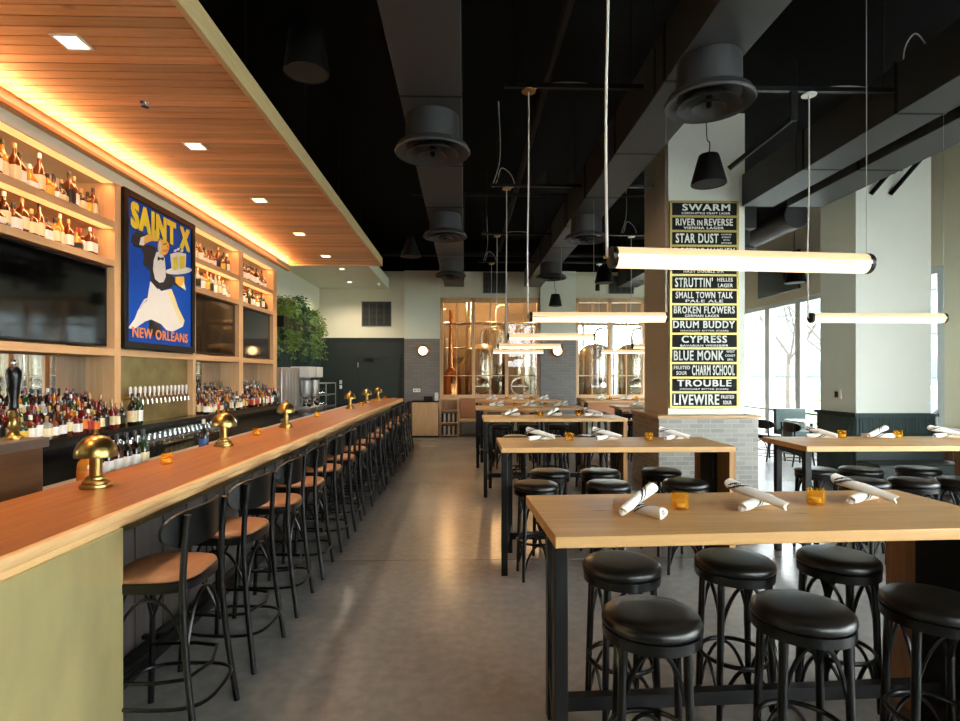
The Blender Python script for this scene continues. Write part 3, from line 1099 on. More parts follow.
for (bi, nm, n, ya, yb) in ((1, 'under the large screen', 17, 4.17, 5.49), (3, 'under the screen beside the poster', 17, 7.24, 8.47), (4, 'under the farthest screen', 17, 8.75, 9.97)):
    for (x, z, rn, dy) in rows:
        for k in range(n):
            y = ya + (yb - ya) * k / (n - 1) + dy * (.5 if k < n - 1 else 0) + rb.uniform(-.008, .008)
            if k == n - 1:
                y -= .01
            shp = rb.choice(['tall', 'slim', 'tall', 'box', 'squat'] if n < 99 else SHP)
            g, lb, cp = rb.choice(MIXED), rb.choice(LABM), rb.choice(CAPS)
            bottle(shp, g, lb, cp, (x + rb.uniform(-.006, .006), y, z), '%s bottle with %s label, %s along the %s %s' % (g, lb, ORD[k], rn, nm),
                   'bottles %s' % nm, rb.uniform(0, .4), rb.uniform(.78, .88))
for k, (y, g, lb) in enumerate(((5.66, 'dark', 'cream'), (5.77, 'green', 'white'))):
    bottle('slim', g, lb, 'black', (-3.31, y, 1.16), '%s bottle with %s label standing before the brass tap wall' % (g, lb), 'bottles before the tap wall')

# beer taps on the brass wall
t0 = None
for k in range(14):
    y = 5.80 + k * .088
    if t0 is None:
        t0 = thing('beer_tap', '', 'beer tap', (UF - .07, y, 1.425), 0, 'beer taps on the brass wall')
        B().lathe([(.022, 0), (.022, .012), (.013, .014), (.013, .05)], 12, axis='X').build('shank', 'brass', t0)
        B().tube([(.05, 0, .005), (.075, 0, .0), (.085, 0, -.03), (.088, 0, -.07)], [.013, .014, .011, .009], 10).build('spout', 'chrome', t0)
        B().lathe([(.007, .012), (.009, .03), (.014, .06), (.016, .10), (.010, .118), (0, .12)], 10, c=(.06, 0, 0)).build('handle', 'white_plastic', t0)
        o = t0
    else:
        o = dup(t0, (UF - .07, y, 1.425))
    o['label'] = '%s beer tap from the near end of the brass wall' % ORD[k]
tr = B().box(-3.469, -3.462, 5.72, 7.04, 1.38, 1.47).build('tap_rail', 'brass')
tr.parent = bu
tr.name = 'tap_rail'

# wine glasses on the low counter
GP = [(.031, 0), (.031, .002), (.004, .006), (.0035, .085), (.012, .095), (.032, .125), (.037, .155), (.034, .19), (.030, .215), (.0285, .215), (.0325, .19), (.035, .155), (.03, .126), (.0, .10)]
g0 = None
for r_ in range(2):
    for k in range(26):
        loc = (-3.0 - r_ * .12, 5.0 + k * .096 + r_ * .04, .875)
        if g0 is None:
            g0 = B().lathe(GP, 14, cap=False).build('wine_glass', 'clear_glass', ang=80)
            o = g0
        else:
            o = g0.copy(); COL.objects.link(o)
        o.location = loc
        tag(o, '%s wine glass along the %s row on the low counter behind the bar' % (ORD[k], ('front', 'rear')[r_]), 'wine glass', 'wine glasses behind the bar')

#@@BAR
# ------------------------------------------------------------------ the bar
BX0, BX1, BY0, BY1 = -2.20, -1.548, 0.3, 13.8
bar = thing('bar_counter', 'long wooden topped bar with brass clad end and pale nosing', 'bar counter', (0, 0, 0))
B().box(BX0, BX1, BY0, BY1, 1.005, 1.07).build('top', 'bar_wood', bar)
# nosing: a moulded pale edge along the front and round the far end
prof = [(0, 1.0), (0, 1.07), (.022, 1.07), (.031, 1.066), (.034, 1.058), (.034, 1.032), (.031, 1.027), (.026, 1.026), (.028, 1.018), (.026, 1.0)]
rings = []
for y in (BY0, BY1 - .18, BY1):
    dx = -.10 if y == BY1 else 0
    rings.append([(BX1 + p[0] + dx * 0, y, p[1]) for p in prof])
B().loft(rings).build('nosing', 'edge_maple', bar)
b = B().box(-2.15, -1.84, 2.56, BY1 - .1, .16, .84)
for k in range(116):
    y = 2.58 + k * .0955
    b.box(-1.84, -1.822 - (k % 3) * .004, y, y + .09, .16, .84)
b.build('front_boards', 'grey_board', bar)
B().box(-2.15, -1.80, 2.56, BY1 - .1, .84, 1.005).build('brass_apron', 'brass_dull', bar)
B().box(-2.15, -1.81, 2.56, BY1 - .1, 0, .16).build('plinth', 'black_steel', bar)
B().box(-2.15, -1.505, BY0, 2.51, 0, 1.0).build('brass_pier', 'brass_panel', bar, bev=.003)
b = B().tube([(-1.68, 2.56, .2), (-1.68, BY1 - .15, .2)], .02, 10)
b.build('foot_rail', 'black_steel', bar)
for k in range(7):
    y = 3.2 + k * 1.6
    B().bar((-1.81, y, .2), (-1.68, y, .2), .03, .02).build('rail_bracket', 'black_steel', bar)
# bartender's station
st = thing('bar_station', 'steel and black underbar station along the inner side of the bar', 'bar station', (0, 0, 0))
B().box(-2.72, -2.23, .3, 13.6, .05, .92).build('carcass', 'black_lacquer', st)
B().box(-2.72, -2.22, .3, 13.6, .92, .95).build('steel_top', 'steel', st, bev=.003)
B().box(-2.225, -2.205, .3, 13.6, .95, 1.03).build('splash_rail', 'black_steel', st)
for k, (g, lb) in enumerate((('dark', 'white'), ('dark', 'white'), ('brown', 'white'), ('dark', 'white'), ('dark', 'white'), ('green', 'cream'))):
    bottle('slim', g, lb, 'black', (-2.40, 3.72 + k * .105, .95), '%s wine bottle with %s label, %s in the row behind the bar' % (g, lb, ORD[k]), 'wine bottles behind the bar', 0, .97)
bottle('slim', 'dark', 'blue', 'white', (-2.33, 5.06, .95), 'dark bottle with blue label behind the second brass lamp', 'loose bottles behind the bar')
bottle('tall', 'golden', 'orange', 'black', (-2.30, 3.46, .95), 'orange syrup bottle beside the nearest brass lamp', 'loose bottles behind the bar')
# wood tower box
wb = thing('tower_cabinet', 'brown wood box with grey top behind the near end of the bar', 'cabinet', (-2.60, 2.5, .95))
B().box(-.115, .135, -.9, .84, 0, .30).build('body', 'walnut', wb, bev=.004)
B().box(-.125, .15, -.92, .87, .30, .355).build('top', 'tile_side', wb, bev=.004)
tp = thing('draft_tap', 'tall black handled beer pull with brass base on the wood box', 'beer tap', (-2.57, 3.26, 1.305))
B().lathe([(.05, 0), (.05, .012), (.028, .03), (.022, .05), (.03, .065), (.022, .085), (.02, .12), (.026, .13), (.02, .15), (.012, .17)], 18).build('brass_base', 'brass', tp)
B().lathe([(.012, .165), (.026, .18), (.022, .22), (.030, .30), (.038, .36), (.036, .39), (.022, .415), (.012, .42)], 18).build('handle', 'black_lacquer', tp)
B().lathe([(.008, .42), (.013, .43), (.011, .445), (.006, .455), (0, .457)], 12).build('finial', 'chrome', tp)

# brass mushroom lamps and votives on the bar
LAMPS = [(-1.98, 3.06), (-2.03, 4.77), (-2.04, 6.44), (-2.0, 9.8), (-2.02, 11.6), (-2.0, 12.95)]
l0 = None
for i, (x, y) in enumerate(LAMPS):
    if l0 is None:
        l0 = thing('mushroom_lamp', '', 'table lamp', (x, y, 1.07), 0, 'brass lamps along the bar')
        B().lathe([(.076, 0), (.078, .008), (.075, .018), (.064, .022), (.064, .036), (.056, .042), (.048, .046), (.046, .056), (.034, .064)], 28).build('base', 'brass', l0)
        B().lathe([(.030, .05), (.030, .215)], 20).build('stem', 'brass', l0)
        B().lathe([(.100, .165), (.101, .171), (.096, .205), (.082, .238), (.060, .262), (.034, .276), (.012, .281), (.010, .281), (.033, .272), (.058, .258), (.079, .234), (.092, .203), (.097, .167)], 32, cap=False).build('shade', 'brass', l0)
        B().lathe([(.012, .278), (.016, .285), (.009, .292), (.012, .300), (.008, .308), (0, .311)], 14).build('finial', 'brass', l0)
        B().lathe([(.033, .180), (.033, .205)], 16).build('bulb', 'lamp_glow', l0)
        o = l0
    else:
        o = dup(l0, (x, y, 1.07))
    o['label'] = ('nearest large brass mushroom lamp on the bar beside the wine bottles', 'second brass mushroom lamp along the bar, before the wine glasses',
                  'third brass mushroom lamp along the bar', 'fourth brass mushroom lamp along the bar', 'fifth brass mushroom lamp along the bar',
                  'last brass mushroom lamp at the far end of the bar')[i]
VOT = []


def votive(loc, label, group):
    if not VOT:
        v = thing('votive_holder', '', 'candle holder', loc)
        rings = []
        N_ = 32
        def ring(r, z, rib):
            return [((r + (rib if k % 2 else 0)) * cos(2 * pi * k / N_), (r + (rib if k % 2 else 0)) * sin(2 * pi * k / N_), z) for k in range(N_)]
        rings = [ring(.033, 0, 0), ring(.036, .004, .0018), ring(.036, .066, .0018), ring(.0365, .072, 0), ring(.033, .072, 0), ring(.032, .012, 0)]
        B().loft(rings).build('cup', 'amber_glass', v, ang=25)
        B().lathe([(.024, .0125), (.024, .03), (.003, .031), (.002, .036), (0, .036)], 14).build('candle', 'wax', v)
        VOT.append(v)
        o = v
    else:
        o = dup(VOT[0], loc)
    tag(o, label, 'candle holder', group)
    return o


for i, (x, y, lab) in enumerate(((-2.01, 3.83, 'amber votive on the bar between the first and second brass lamps'), (-2.05, 5.57, 'amber votive on the bar between the second and third brass lamps'),
                                 (-2.07, 7.91, 'amber votive on the bar after the third brass lamp'), (-1.95, 10.6, 'amber votive on the bar after the fourth brass lamp'), (-1.95, 12.3, 'amber votive on the bar after the fifth brass lamp'),
                                 (-1.93, 13.5, 'amber votive at the very far end of the bar'))):
    votive((x, y, 1.07), lab, 'votives on the bar')

#@@SEATS
# ------------------------------------------------------------------ bar chairs along the bar
def outline(wf, wb, d, n=40, pw=.55):
    """rounded trapezoid, front (-x) width wf, back (+x) width wb"""
    out = []
    for k in range(n):
        a = 2 * pi * k / n
        c, s = cos(a), sin(a)
        x = math.copysign(abs(c) ** pw, c) * d / 2
        w = wf + (wb - wf) * (x / d + .5)
        out.append((x, math.copysign(abs(s) ** pw, s) * w / 2))
    return out


def make_bar_chair(label, seat_z=.74, name='bar_chair', leather='tan_leather', cat='bar chair'):
    t = thing(name, label, cat)
    dz = seat_z - .74
    O = outline(.41, .39, .40)
    def ring(s, z):
        return [(p[0] * s, p[1] * s, z + dz) for p in O]
    B().loft([ring(.98, .705), ring(1.0, .71), ring(1.01, .748), ring(.99, .753)]).build('seat_frame', 'black_lacquer', t)
    B().loft([ring(.97, .753), ring(.985, .758), ring(.96, .769), ring(.86, .777), ring(.5, .782), ring(.05, .783)]).build('seat', leather, t, ang=60)
    for s in (-1, 1):
        B().tube(smooth_path([(-.185, s * .205, 0), (-.165, s * .185, .37 + dz / 2), (-.15, s * .165, .71 + dz)], 5), .0155, 10).build('leg', 'black_lacquer', t)
        B().tube(smooth_path([(.245, s * .218, 0), (.20, s * .203, .34 + dz / 2), (.175, s * .194, .68 + dz), (.180, s * .192, .88 + dz), (.194, s * .190, 1.055 + dz)], 6),
                 .0155, 10).build('leg', 'black_lacquer', t)
    # back plate, curved in plan, with rounded ends
    vs_o, n = [], 20
    rows_ = []
    for j in range(7):
        v = -1 + 2 * j / 6
        row = []
        for k in range(n + 1):
            u = sin(pi / 2 * (-1 + 2 * k / n))
            halfh = .084 * max(0, 1 - abs(u) ** 4.5) ** .5 + .003
            y = u * .268
            x = .212 - .092 * u * u
            row.append((x, y, .985 + dz + v * halfh))
        rows_.append(row)
    vs, fs = [], []
    for off in (0, .013):
        for row in rows_:
            for p in row:
                vs.append((p[0] - off, p[1], p[2]))
    w = n + 1
    H_ = 7 * w
    for j in range(6):
        for k in range(n):
            a = j * w + k
            fs.append((a, a + 1, a + w + 1, a + w))
            fs.append((H_ + a, H_ + a + w, H_ + a + w + 1, H_ + a + 1))
    border = [k for k in range(w)] + [j * w + n for j in range(1, 7)] + [6 * w + k for k in range(n - 1, -1, -1)] + [j * w for j in range(5, 0, -1)]
    for i in range(len(border)):
        a, c = border[i], border[(i + 1) % len(border)]
        fs.append((a, H_ + a, H_ + c, c))
    B().add(vs, fs).build('backrest', 'black_lacquer', t, ang=50)
    # bent hoops
    h1 = .2 + dz * .35
    pts = []
    for (x, y) in outline(.40, .42, .47, 28, .6):
        pts.append((x + .03, y, h1))
    B().tube(pts, .009, 8, closed=True).build('foot_ring', 'black_lacquer', t)
    h2 = h1 + .11
    B().tube([(-.17, -.18, h2), (.05, -.19, h2), (.17, -.16, h2), (.215, 0, h2), (.17, .16, h2), (.05, .19, h2), (-.17, .18, h2)], .009, 8).build('upper_hoop', 'black_lacquer', t)
    # arched brackets below the seat
    corners = [(-.155, -.165), (.18, -.172), (.18, .172), (-.155, .165)]
    bb = B()
    for i in range(4):
        a, c = Vector((*corners[i], 0)), Vector((*corners[(i + 1) % 4], 0))
        pts = []
        for k in range(11):
            f = k / 10
            p = a.lerp(c, f)
            z = (.44 + dz * .8) + (.23 + dz * .2) * (1 - abs(2 * f - 1) ** 2.4)
            pts.append((p.x, p.y, z))
        bb.tube(pts, .008, 6)
    bb.build('arched_brace', 'black_lacquer', t)
    return t


c0 = None
for k in range(15):
    y = 2.70 + k * .70
    lab = '%s black bar chair with tan seat along the bar, counted from the brass end' % ORD[k]
    if c0 is None:
        c0 = make_bar_chair(lab)
        c0['group'] = 'bar chairs along the bar'
        o = c0
        o.location = (-1.42, y, 0)
    else:
        o = dup(c0, (-1.42 + rb.uniform(-.015, .015), y, 0), (0, 0, rb.uniform(-.06, .06)), lab)

# ------------------------------------------------------------------ round bentwood stools
SZ = .745


def make_stool(label):
    t = thing('round_stool', label, 'stool')
    B().lathe([(0, .694), (.176, .694), (.184, .700), (.186, .712), (.182, .726), (.168, .738), (.12, .745), (.05, .747), (0, .747)], 36, cap=False).build('seat', 'black_vinyl', t, ang=70)
    B().lathe([(.165, .652), (.182, .654), (.184, .692), (.165, .694)], 36, cap=True).build('seat_rim', 'black_lacquer', t)
    A = [pi / 4 + k * pi / 2 for k in range(4)]
    def R_(z):
        return .158 + (.185 - .158) * (1 - z / .66)
    for a in A:
        B().tube([(R_(z) * cos(a), R_(z) * sin(a), z) for z in (0, .2, .45, .655)], [.0135, .0155, .0165, .017], 10).build('leg', 'black_lacquer', t)
    b1, b2 = B(), B()
    for i in range(4):
        a0, a1 = A[i], A[i] + pi / 2
        p1, p2 = [], []
        for k in range(13):
            f = k / 12
            a = a0 + (a1 - a0) * f
            z = .45 + .205 * (1 - abs(2 * f - 1) ** 2.2) ** .8
            p1.append(((R_(z) - .008) * cos(a) * (1 - .1 * (1 - (2 * f - 1) ** 2)), (R_(z) - .008) * sin(a) * (1 - .1 * (1 - (2 * f - 1) ** 2)), z))
            z = .08 + .2 * (1 - abs(2 * f - 1) ** 2.2) ** .8
            p2.append(((R_(z) - .012) * cos(a) * (1 - .12 * (1 - (2 * f - 1) ** 2)), (R_(z) - .012) * sin(a) * (1 - .12 * (1 - (2 * f - 1) ** 2)), z))
        b1.tube(p1, .009, 6)
        b2.tube(p2, .009, 6)
    b1.build('upper_arch', 'black_lacquer', t)
    b2.build('lower_arch', 'black_lacquer', t)
    B().tube(arcpts((0, 0, .29), .158, 0, 2 * pi * 31 / 32, 31), .0105, 8, closed=True).build('foot_ring', 'black_lacquer', t)
    return t


s0 = None


def stool(x, y, label, group):
    global s0
    rz = rb.uniform(-.5, .5)
    if s0 is None:
        s0 = make_stool(label)
        s0.scale = (1, 1, 1.045)
        s0.location = (x, y, 0); s0.rotation_euler = (0, 0, rz)
        s0['group'] = group
        return s0
    return dup(s0, (x, y, 0), (0, 0, rz), label, group)


#@@TABLES
# ------------------------------------------------------------------ high tables
L_, D_ = 1.96, .715


def make_table(label):
    t = thing('high_table', label, 'table')
    B().box(-L_ / 2, L_ / 2, -D_ / 2, D_ / 2, 1.024, 1.07).build('top', 'table_oak', t, bev=.004)
    B().box(L_ / 2 - .055, L_ / 2, -D_ / 2, D_ / 2, 0, 1.024).build('waterfall_end', 'table_end', t, bev=.003)
    B().box(-L_ / 2 + .002, -L_ / 2 + .054, -D_ / 2 + .02, -D_ / 2 + .075, 0, 1.024).build('leg', 'black_steel', t, bev=.003)
    B().box(-L_ / 2 + .092, -L_ / 2 + .144, D_ / 2 - .10, D_ / 2 - .045, 0, 1.024).build('leg', 'black_steel', t, bev=.003)
    for z, nm in ((.994, 'top_crossbar'), (.24, 'low_crossbar')):
        B().bar((-L_ / 2 + .030, -D_ / 2 + .07, z), (-L_ / 2 + .118, D_ / 2 - .098, z), .042, .055).build(nm, 'black_steel', t)
    B().box(-L_ / 2 + .085, L_ / 2 - .055, -.025, .025, .21, .27).build('stretcher', 'black_steel', t)
    B().box(L_ / 2 - .095, L_ / 2 - .055, -.13, .13, 0, 1.023).build('end_post', 'black_steel', t, bev=.003)
    return t


ROLLS = []


def napkin_mesh():
    b = B()
    n, seg, Ln = 40, 40, .265
    rings = []
    for i in range(n + 1):
        f = i / n
        x = -Ln / 2 + Ln * f
        r0 = .0185 + .0065 * f
        ring = []
        for k in range(seg):
            a = 2 * pi * k / seg
            w = (k / seg + 1.35 * f) % 1.0
            r = r0 * (1 + .16 * w - .08)
            ring.append((x + (.006 * sin(a * 2 + 1) if i in (0, n) else 0), r * cos(a), r * sin(a)))
        rings.append(ring)
    vs = [v for r in rings for v in r]
    for i in range(n):
        for k in range(seg):
            k2 = (k + 1) % seg
            w = (k / seg + 1.35 * (i + .5) / n) % 1.0
            mi = 1 if (.08 < w < .17 or .23 < w < .29) and .3 < i / n < .95 else 0
            b.add([vs[i * seg + k], vs[i * seg + k2], vs[(i + 1) * seg + k2], vs[(i + 1) * seg + k]], [(0, 1, 2, 3)], mi)
    for i, sg in ((0, -1), (n, 1)):
        ring = rings[i]
        c = (sum(p[0] for p in ring) / seg - sg * .008, 0, 0)
        inner = [(p[0] - sg * .003, p[1] * .55, p[2] * .55) for p in ring]
        for k in range(seg):
            k2 = (k + 1) % seg
            b.add([ring[k], ring[k2], inner[k2], inner[k]], [(0, 1, 2, 3)], 0)
            b.add([inner[k], inner[k2], c], [(0, 1, 2)], 1 if k % 6 == 0 else 0)
    me_o = b.build('napkin_roll', ['napkin', 'napkin_stripe'], ang=70)
    return me_o


def roll(loc, rot, label, group):
    if not ROLLS:
        o = napkin_mesh()
        ROLLS.append(o)
    else:
        o = ROLLS[0].copy()
        COL.objects.link(o)
    o.location = loc
    o.rotation_euler = rot
    tag(o, label, 'napkin roll', group)


def roll_pair(x, y, a1, a2, where, zt=1.07):
    """lower roll lies flat, upper roll is propped across it"""
    roll((x, y, zt + .0265), (0, 0, a1), 'under roll of the napkin pair %s' % where, 'napkin rolls on the tables')
    roll((x, y, zt + .0655), (0, -.24, a2), 'top roll of the napkin pair %s' % where, 'napkin rolls on the tables')


ROLLW = ['at the %s left end', 'in the middle of the %s', 'at the right end of the %s']
tb0 = None
TABLES = [
    # cx, cy, rot, name, rolls(local x,y,a1,a2), votives(local x,y), stools front/back
    (1.30, 2.485, .045, 'front table', [(-.55, -.04, -1.0, .76), (.015, .01, .65, 2.25), (.6, .10, .56, 2.25)], [(-.33, .03), (.34, .07)], [(.71, 2.12), (1.32, 2.16), (1.90, 2.22)], [(.76, 2.70), (1.33, 2.73), (1.87, 2.76)]),
    (1.28, 4.97, 0, 'second table', [(-.59, .12, .45, 2.75), (.02, .12, .5, 2.8), (.64, .12, .6, 2.7)], [(-.33, .12), (.40, .10)], [(.59, 4.64), (1.20, 4.65), (1.87, 4.70)], [(.80, 5.23), (1.27, 5.22), (1.86, 5.26)]),
    (1.23, 7.92, 0, 'third table', [(-.58, .1, -.3, .8), (.02, .1, -.35, .85), (.62, .1, .2, 2.5)], [(-.15, .08), (.40, .08)], [(.68, 7.59), (1.22, 7.60), (1.78, 7.58)], [(.74, 8.18), (1.24, 8.17), (1.82, 8.19)]),
    (1.18, 10.3, 0, 'fourth table', [(-.6, .05, .2, -.3), (0, .05, .1, .8), (.6, .05, .2, .5)], [(-.25, .08), (.32, .08)], [(.66, 9.97), (1.13, 9.96), (1.67, 9.98)], [(.66, 10.55), (1.16, 10.56), (1.7, 10.54)]),
    (1.22, 12.95, 0, 'fifth table', [(-.6, .05, .2, .9), (0, .05, .1, -.5), (.6, .05, .2, .6)], [(-.25, .08), (.32, .08)], [(.68, 12.62), (1.2, 12.62), (1.72, 12.62)], [(.7, 13.2), (1.2, 13.2), (1.7, 13.2)]),
    (3.84, 4.97, 0, 'green pillar table', [(-.50, .2, -.15, 2.4), (.04, .2, -.25, .4), (.70, .2, .15, 2.6)], [(-.27, .24), (.27, .24)], [(3.42, 4.70), (3.84, 4.70), (4.28, 4.72)], [(3.36, 5.27), (3.79, 5.27), (4.38, 5.30)]),
    (3.78, 10.45, 0, 'board pillar table', [(-.55, .05, .2, .8), (.05, .05, .1, -.5), (.6, .05, .2, .6)], [(-.3, .08), (.32, .08)], [(3.3, 10.12), (3.85, 10.12), (4.35, 10.12)], [(3.3, 10.7), (3.85, 10.7), (4.3, 10.7)]),
    (3.72, 13.0, 0, 'daylit brewery table', [(-.55, .05, .2, .8), (.05, .05, .1, -.5), (.6, .05, .2, .6)], [(-.3, .08), (.32, .08)], [(3.2, 12.67), (3.75, 12.67), (4.3, 12.67)], [(3.2, 13.25), (3.75, 13.25), (4.3, 13.25)]),
]
TLAB = ['honey oak high table nearest the camera, with black steel legs', 'second honey oak high table of the row, before the beer board pillar', 'third honey oak high table of the row',
        'fourth honey oak high table of the row', 'fifth honey oak high table, before the warm lit brewery glass', 'honey oak high table before the green panelled pillar',
        'honey oak high table behind the beer board pillar', 'honey oak high table before the daylit brewery glass']
for i, (cx, cy, rz, nm, rolls, vots, sf, sb) in enumerate(TABLES):
    if tb0 is None:
        tb0 = make_table(TLAB[i])
        tb0['group'] = 'high tables'
        tb0.location = (cx, cy, 0); tb0.rotation_euler = (0, 0, rz)
    else:
        dup(tb0, (cx, cy, 0), (0, 0, rz), TLAB[i])
    c, s = cos(rz), sin(rz)
    for k, (x, y, a1, a2) in enumerate(rolls):
        roll_pair(cx + x * c - y * s, cy + x * s + y * c, a1, a2, ('at the left end of the %s', 'in the middle of the %s', 'at the right end of the %s')[k] % nm)
    for k, (x, y) in enumerate(vots):
        votive((cx + x * c - y * s, cy + x * s + y * c, 1.07), 'amber votive %s the middle napkins on the %s' % (('left of', 'right of')[k], nm), 'votives on the tables')
    for k, (x, y) in enumerate(sf):
        stool(x, y, 'black round stool, %s on the near side of the %s' % (('left one', 'middle one', 'right one')[k], nm), 'stools of the %s' % nm)
    for k, (x, y) in enumerate(sb):
        stool(x, y, 'black round stool, %s on the far side of the %s' % (('left one', 'middle one', 'right one')[k], nm), 'stools of the %s' % nm)

#@@PENDANTS
# ------------------------------------------------------------------ linear pendant lights
PEND = [(.63, 1.86, 2.475, 'front table', .09), (.58, 1.82, 5.0, 'second table', 0), (.58, 1.78, 7.65, 'third table', 0), (.60, 1.79, 10.3, 'fourth table', 0), (.62, 1.83, 12.9, 'fifth table', 0),
        (3.13, 4.38, 5.0, 'green pillar table', 0), (3.09, 4.3, 10.3, 'board pillar table', 0), (3.12, 4.35, 12.9, 'daylit brewery table', 0)]
ZT = 2.185
for i, (x0, x1, y, nm, rz) in enumerate(PEND):
    cx, h = (x0 + x1) / 2, (x1 - x0) / 2
    t = thing('tube_pendant', 'glowing twin tube pendant light over the %s' % nm, 'pendant light', (cx, y, ZT), rz, 'tube pendants')
    # two glowing half tubes, a spine between, end caps
    for s, nmz in ((1, 'upper_tube'), (-1, 'lower_tube')):
        prof = []
        for k in range(13):
            a = pi * k / 12
            prof.append((.042 * cos(a), .006 + .040 * sin(a)))
        ra = [(-h + .02, p[0], s * p[1]) for p in prof]
        rb_ = [(h - .02, p[0], s * p[1]) for p in prof]
        if s < 0:
            ra, rb_ = ra[::-1], rb_[::-1]
        B().loft([ra, rb_]).build(nmz, 'tube_glow' if s < 0 else 'tube_glow_upper', t)
    B().box(-h + .02, h - .02, -.047, .047, -.007, .007).build('spine', 'brass_dull', t)
    for s in (-1, 1):
        B().lathe([(.047, s * (h - .022)), (.047, s * h), (.030, s * (h + .004))], 20, axis='X').build('end_cap', 'black_steel', t)
        B().tube([(s * h, 0, 0), (s * (h + .03), 0, 0)], .006, 8).build('end_pin', 'brass', t)
    zc = 4.2 - ZT
    cp = [(-h - .016, 0, 0), (-h - .020, .004, .6), (-h - .012, -.005, 1.2), (-h - .01, 0, zc)]
    B().tube(smooth_path(cp, 6), .0065, 6).build('power_cord', 'white_cord', t)
    B().tube([(h - .01, 0, 0), (h - .01, 0, 4.05 - ZT)], .0018, 5).build('support_wire', 'steel', t)
    B().lathe([(.062, zc), (.064, zc + .008), (.05, zc + .02), (.01, zc + .026)], 24, c=(-h - .01, 0, 0)).build('canopy', 'gold_disc' if x0 < 2 else 'white_plastic', t)
    rr = random.Random(i)
    lp = [(-h + .02, 0, zc + .02), (-h + .10, .03, zc + .06), (-h + .05, .05, zc + .22), (-h - .08, .03, zc + .30), (-h - .14, .02, zc + .12), (-h - .2, 0, zc + .05), (-h - .1, 0, zc + .45), (-h - .12, 0, ZC - ZT)]
    if i % 2:
        lp = [(-h + .02, 0, zc + .02), (-h + .2, .02, zc + .09), (-h + .45, .02, zc + .10), (-h + .62, 0, zc + .06)]
    B().tube(smooth_path(lp, 6), .006, 6).build('feed_cord', 'white_cord', t)

for i, (y, x0, x1) in enumerate(((2.48, .2, 3.6), (5.0, .35, 4.55), (7.65, .35, 2.6), (10.3, .3, 4.5), (12.9, .3, 4.5))):
    t = thing('strut_channel', 'black strut channel under the ceiling above the %s' % ('first row of tables', 'second row of tables', 'third table', 'fourth row of tables', 'last row of tables')[i], 'strut', (0, y, 4.235), 0, 'ceiling struts')
    for (xa, xb) in ((x0, 1.60), (2.10, min(x1, 3.91))):
        b = B().box(xa, xb, -.02, .02, 0, .008)
        b.box(xa, xb, -.02, -.015, .008, .04); b.box(xa, xb, .015, .02, .008, .04)
        b.build('channel', 'black_steel', t)
        for x in (xa + .1, xb - .1):
            B().tube([(x, 0, .008), (x, 0, ZC - 4.235)], .005, 6).build('threaded_rod', 'black_steel', t)

#@@CEILING
# ------------------------------------------------------------------ ducts and ceiling hardware
def duct(label, segs, y0, y1, z0, z1, joints):
    t = thing('air_duct', label, 'duct', (0, 0, 0), 0, 'ceiling ducts')
    for (x0, x1) in segs:
        b = B()
        ys = [y0] + joints + [y1]
        for a, c in zip(ys, ys[1:]):
            b.box(x0, x1, a + .004, c - .004, z0, z1)
        b.box(x0 + .012, x1 - .012, y0 + .02, y1 - .02, z0 + .012, z1 - .012, 1)
        b.build('trunk', ['duct_grey', 'duct_dark'], t, bev=.006)
        for j in joints:
            B().box(x0 - .012, x1 + .012, j - .012, j + .012, z0 - .004, z1 + .012).build('flange', 'duct_dark', t)
    for k in range(4):
        y = y0 + (y1 - y0) * (k + .4) / 4
        for x in (segs[0][0] - .012, segs[-1][1] + .012):
            B().tube([(x, y, z0), (x, y, ZC)], .006, 6).build('hanger_rod', 'black_steel', t)
    return t
duct('grey square duct running straight back beside the wood canopy', [(-.56, -.03)], -1, 15.3, 4.05, 4.5, [1.6, 3.2, 4.8, 6.4, 8, 9.6, 11.2, 12.8, 14.2])
duct('grey square duct running over the row of high tables', [(1.62, 2.08)], -1, 15.3, 4.05, 4.5, [1.5, 3.0, 4.5, 6.0, 7.5, 9.0, 10.5, 12, 13.5])
duct('wide twin grey duct crossing before the green panelled pillar', [(3.93, 4.38), (4.58, 5.09)], -1, 7.85, 4.05, 4.5, [1.5, 3.4, 5.0, 6.4])
duct('grey duct beyond the beer board pillar', [(4.2, 4.75)], 9.0, 15.3, 4.05, 4.5, [10.8, 12.6, 14.2])


def diffuser(x, y, zb, ztop, r, label):
    t = thing('ceiling_diffuser', label, 'air diffuser', (x, y, zb), 0, 'round air diffusers')
    B().lathe([(r * .72, .10), (r * .70, ztop - zb)], 28).build('neck', 'duct_grey', t)
    B().lathe([(r * .70, .13), (r * .92, .10), (r * 1.0, .05), (r * .97, .035), (r * .86, .055), (r * .74, .09), (r * .70, .10)], 36, cap=False).build('outer_cone', 'duct_grey', t, ang=60)
    B().lathe([(r * .66, .030), (r * .70, .018), (r * .54, .070), (r * .42, .10), (r * .40, .10)], 32, cap=False).build('middle_cone', 'duct_grey', t, ang=60)
    B().lathe([(r * .34, .015), (r * .38, .006), (r * .24, .05), (0, .07)], 28, cap=False).build('inner_cone', 'duct_grey', t, ang=60)
    B().lathe([(0, .005), (r * .06, .012), (r * .08, .10)], 14, cap=False).build('boss', 'duct_dark', t)


for (x, y, r, lab) in ((-.30, 5.2, .35, 'nearest round diffuser under the straight grey duct'), (1.85, 4.2, .33, 'round diffuser in front of the beer board pillar top'),
                       (-.30, 8.4, .33, 'second round diffuser under the straight grey duct'), (1.85, 8.5, .33, 'second round diffuser under the duct over the tables'),
                       (-.30, 11.8, .33, 'third round diffuser under the straight grey duct'), (1.85, 12.0, .33, 'third round diffuser under the duct over the tables'),
                       (4.1, 3.3, .34, 'large round diffuser at the top right corner under the twin duct'), (4.55, 9.35, .34, 'round diffuser beside the beer board pillar, towards the street windows')):
    diffuser(x, y, 3.68, 4.05, r, lab)


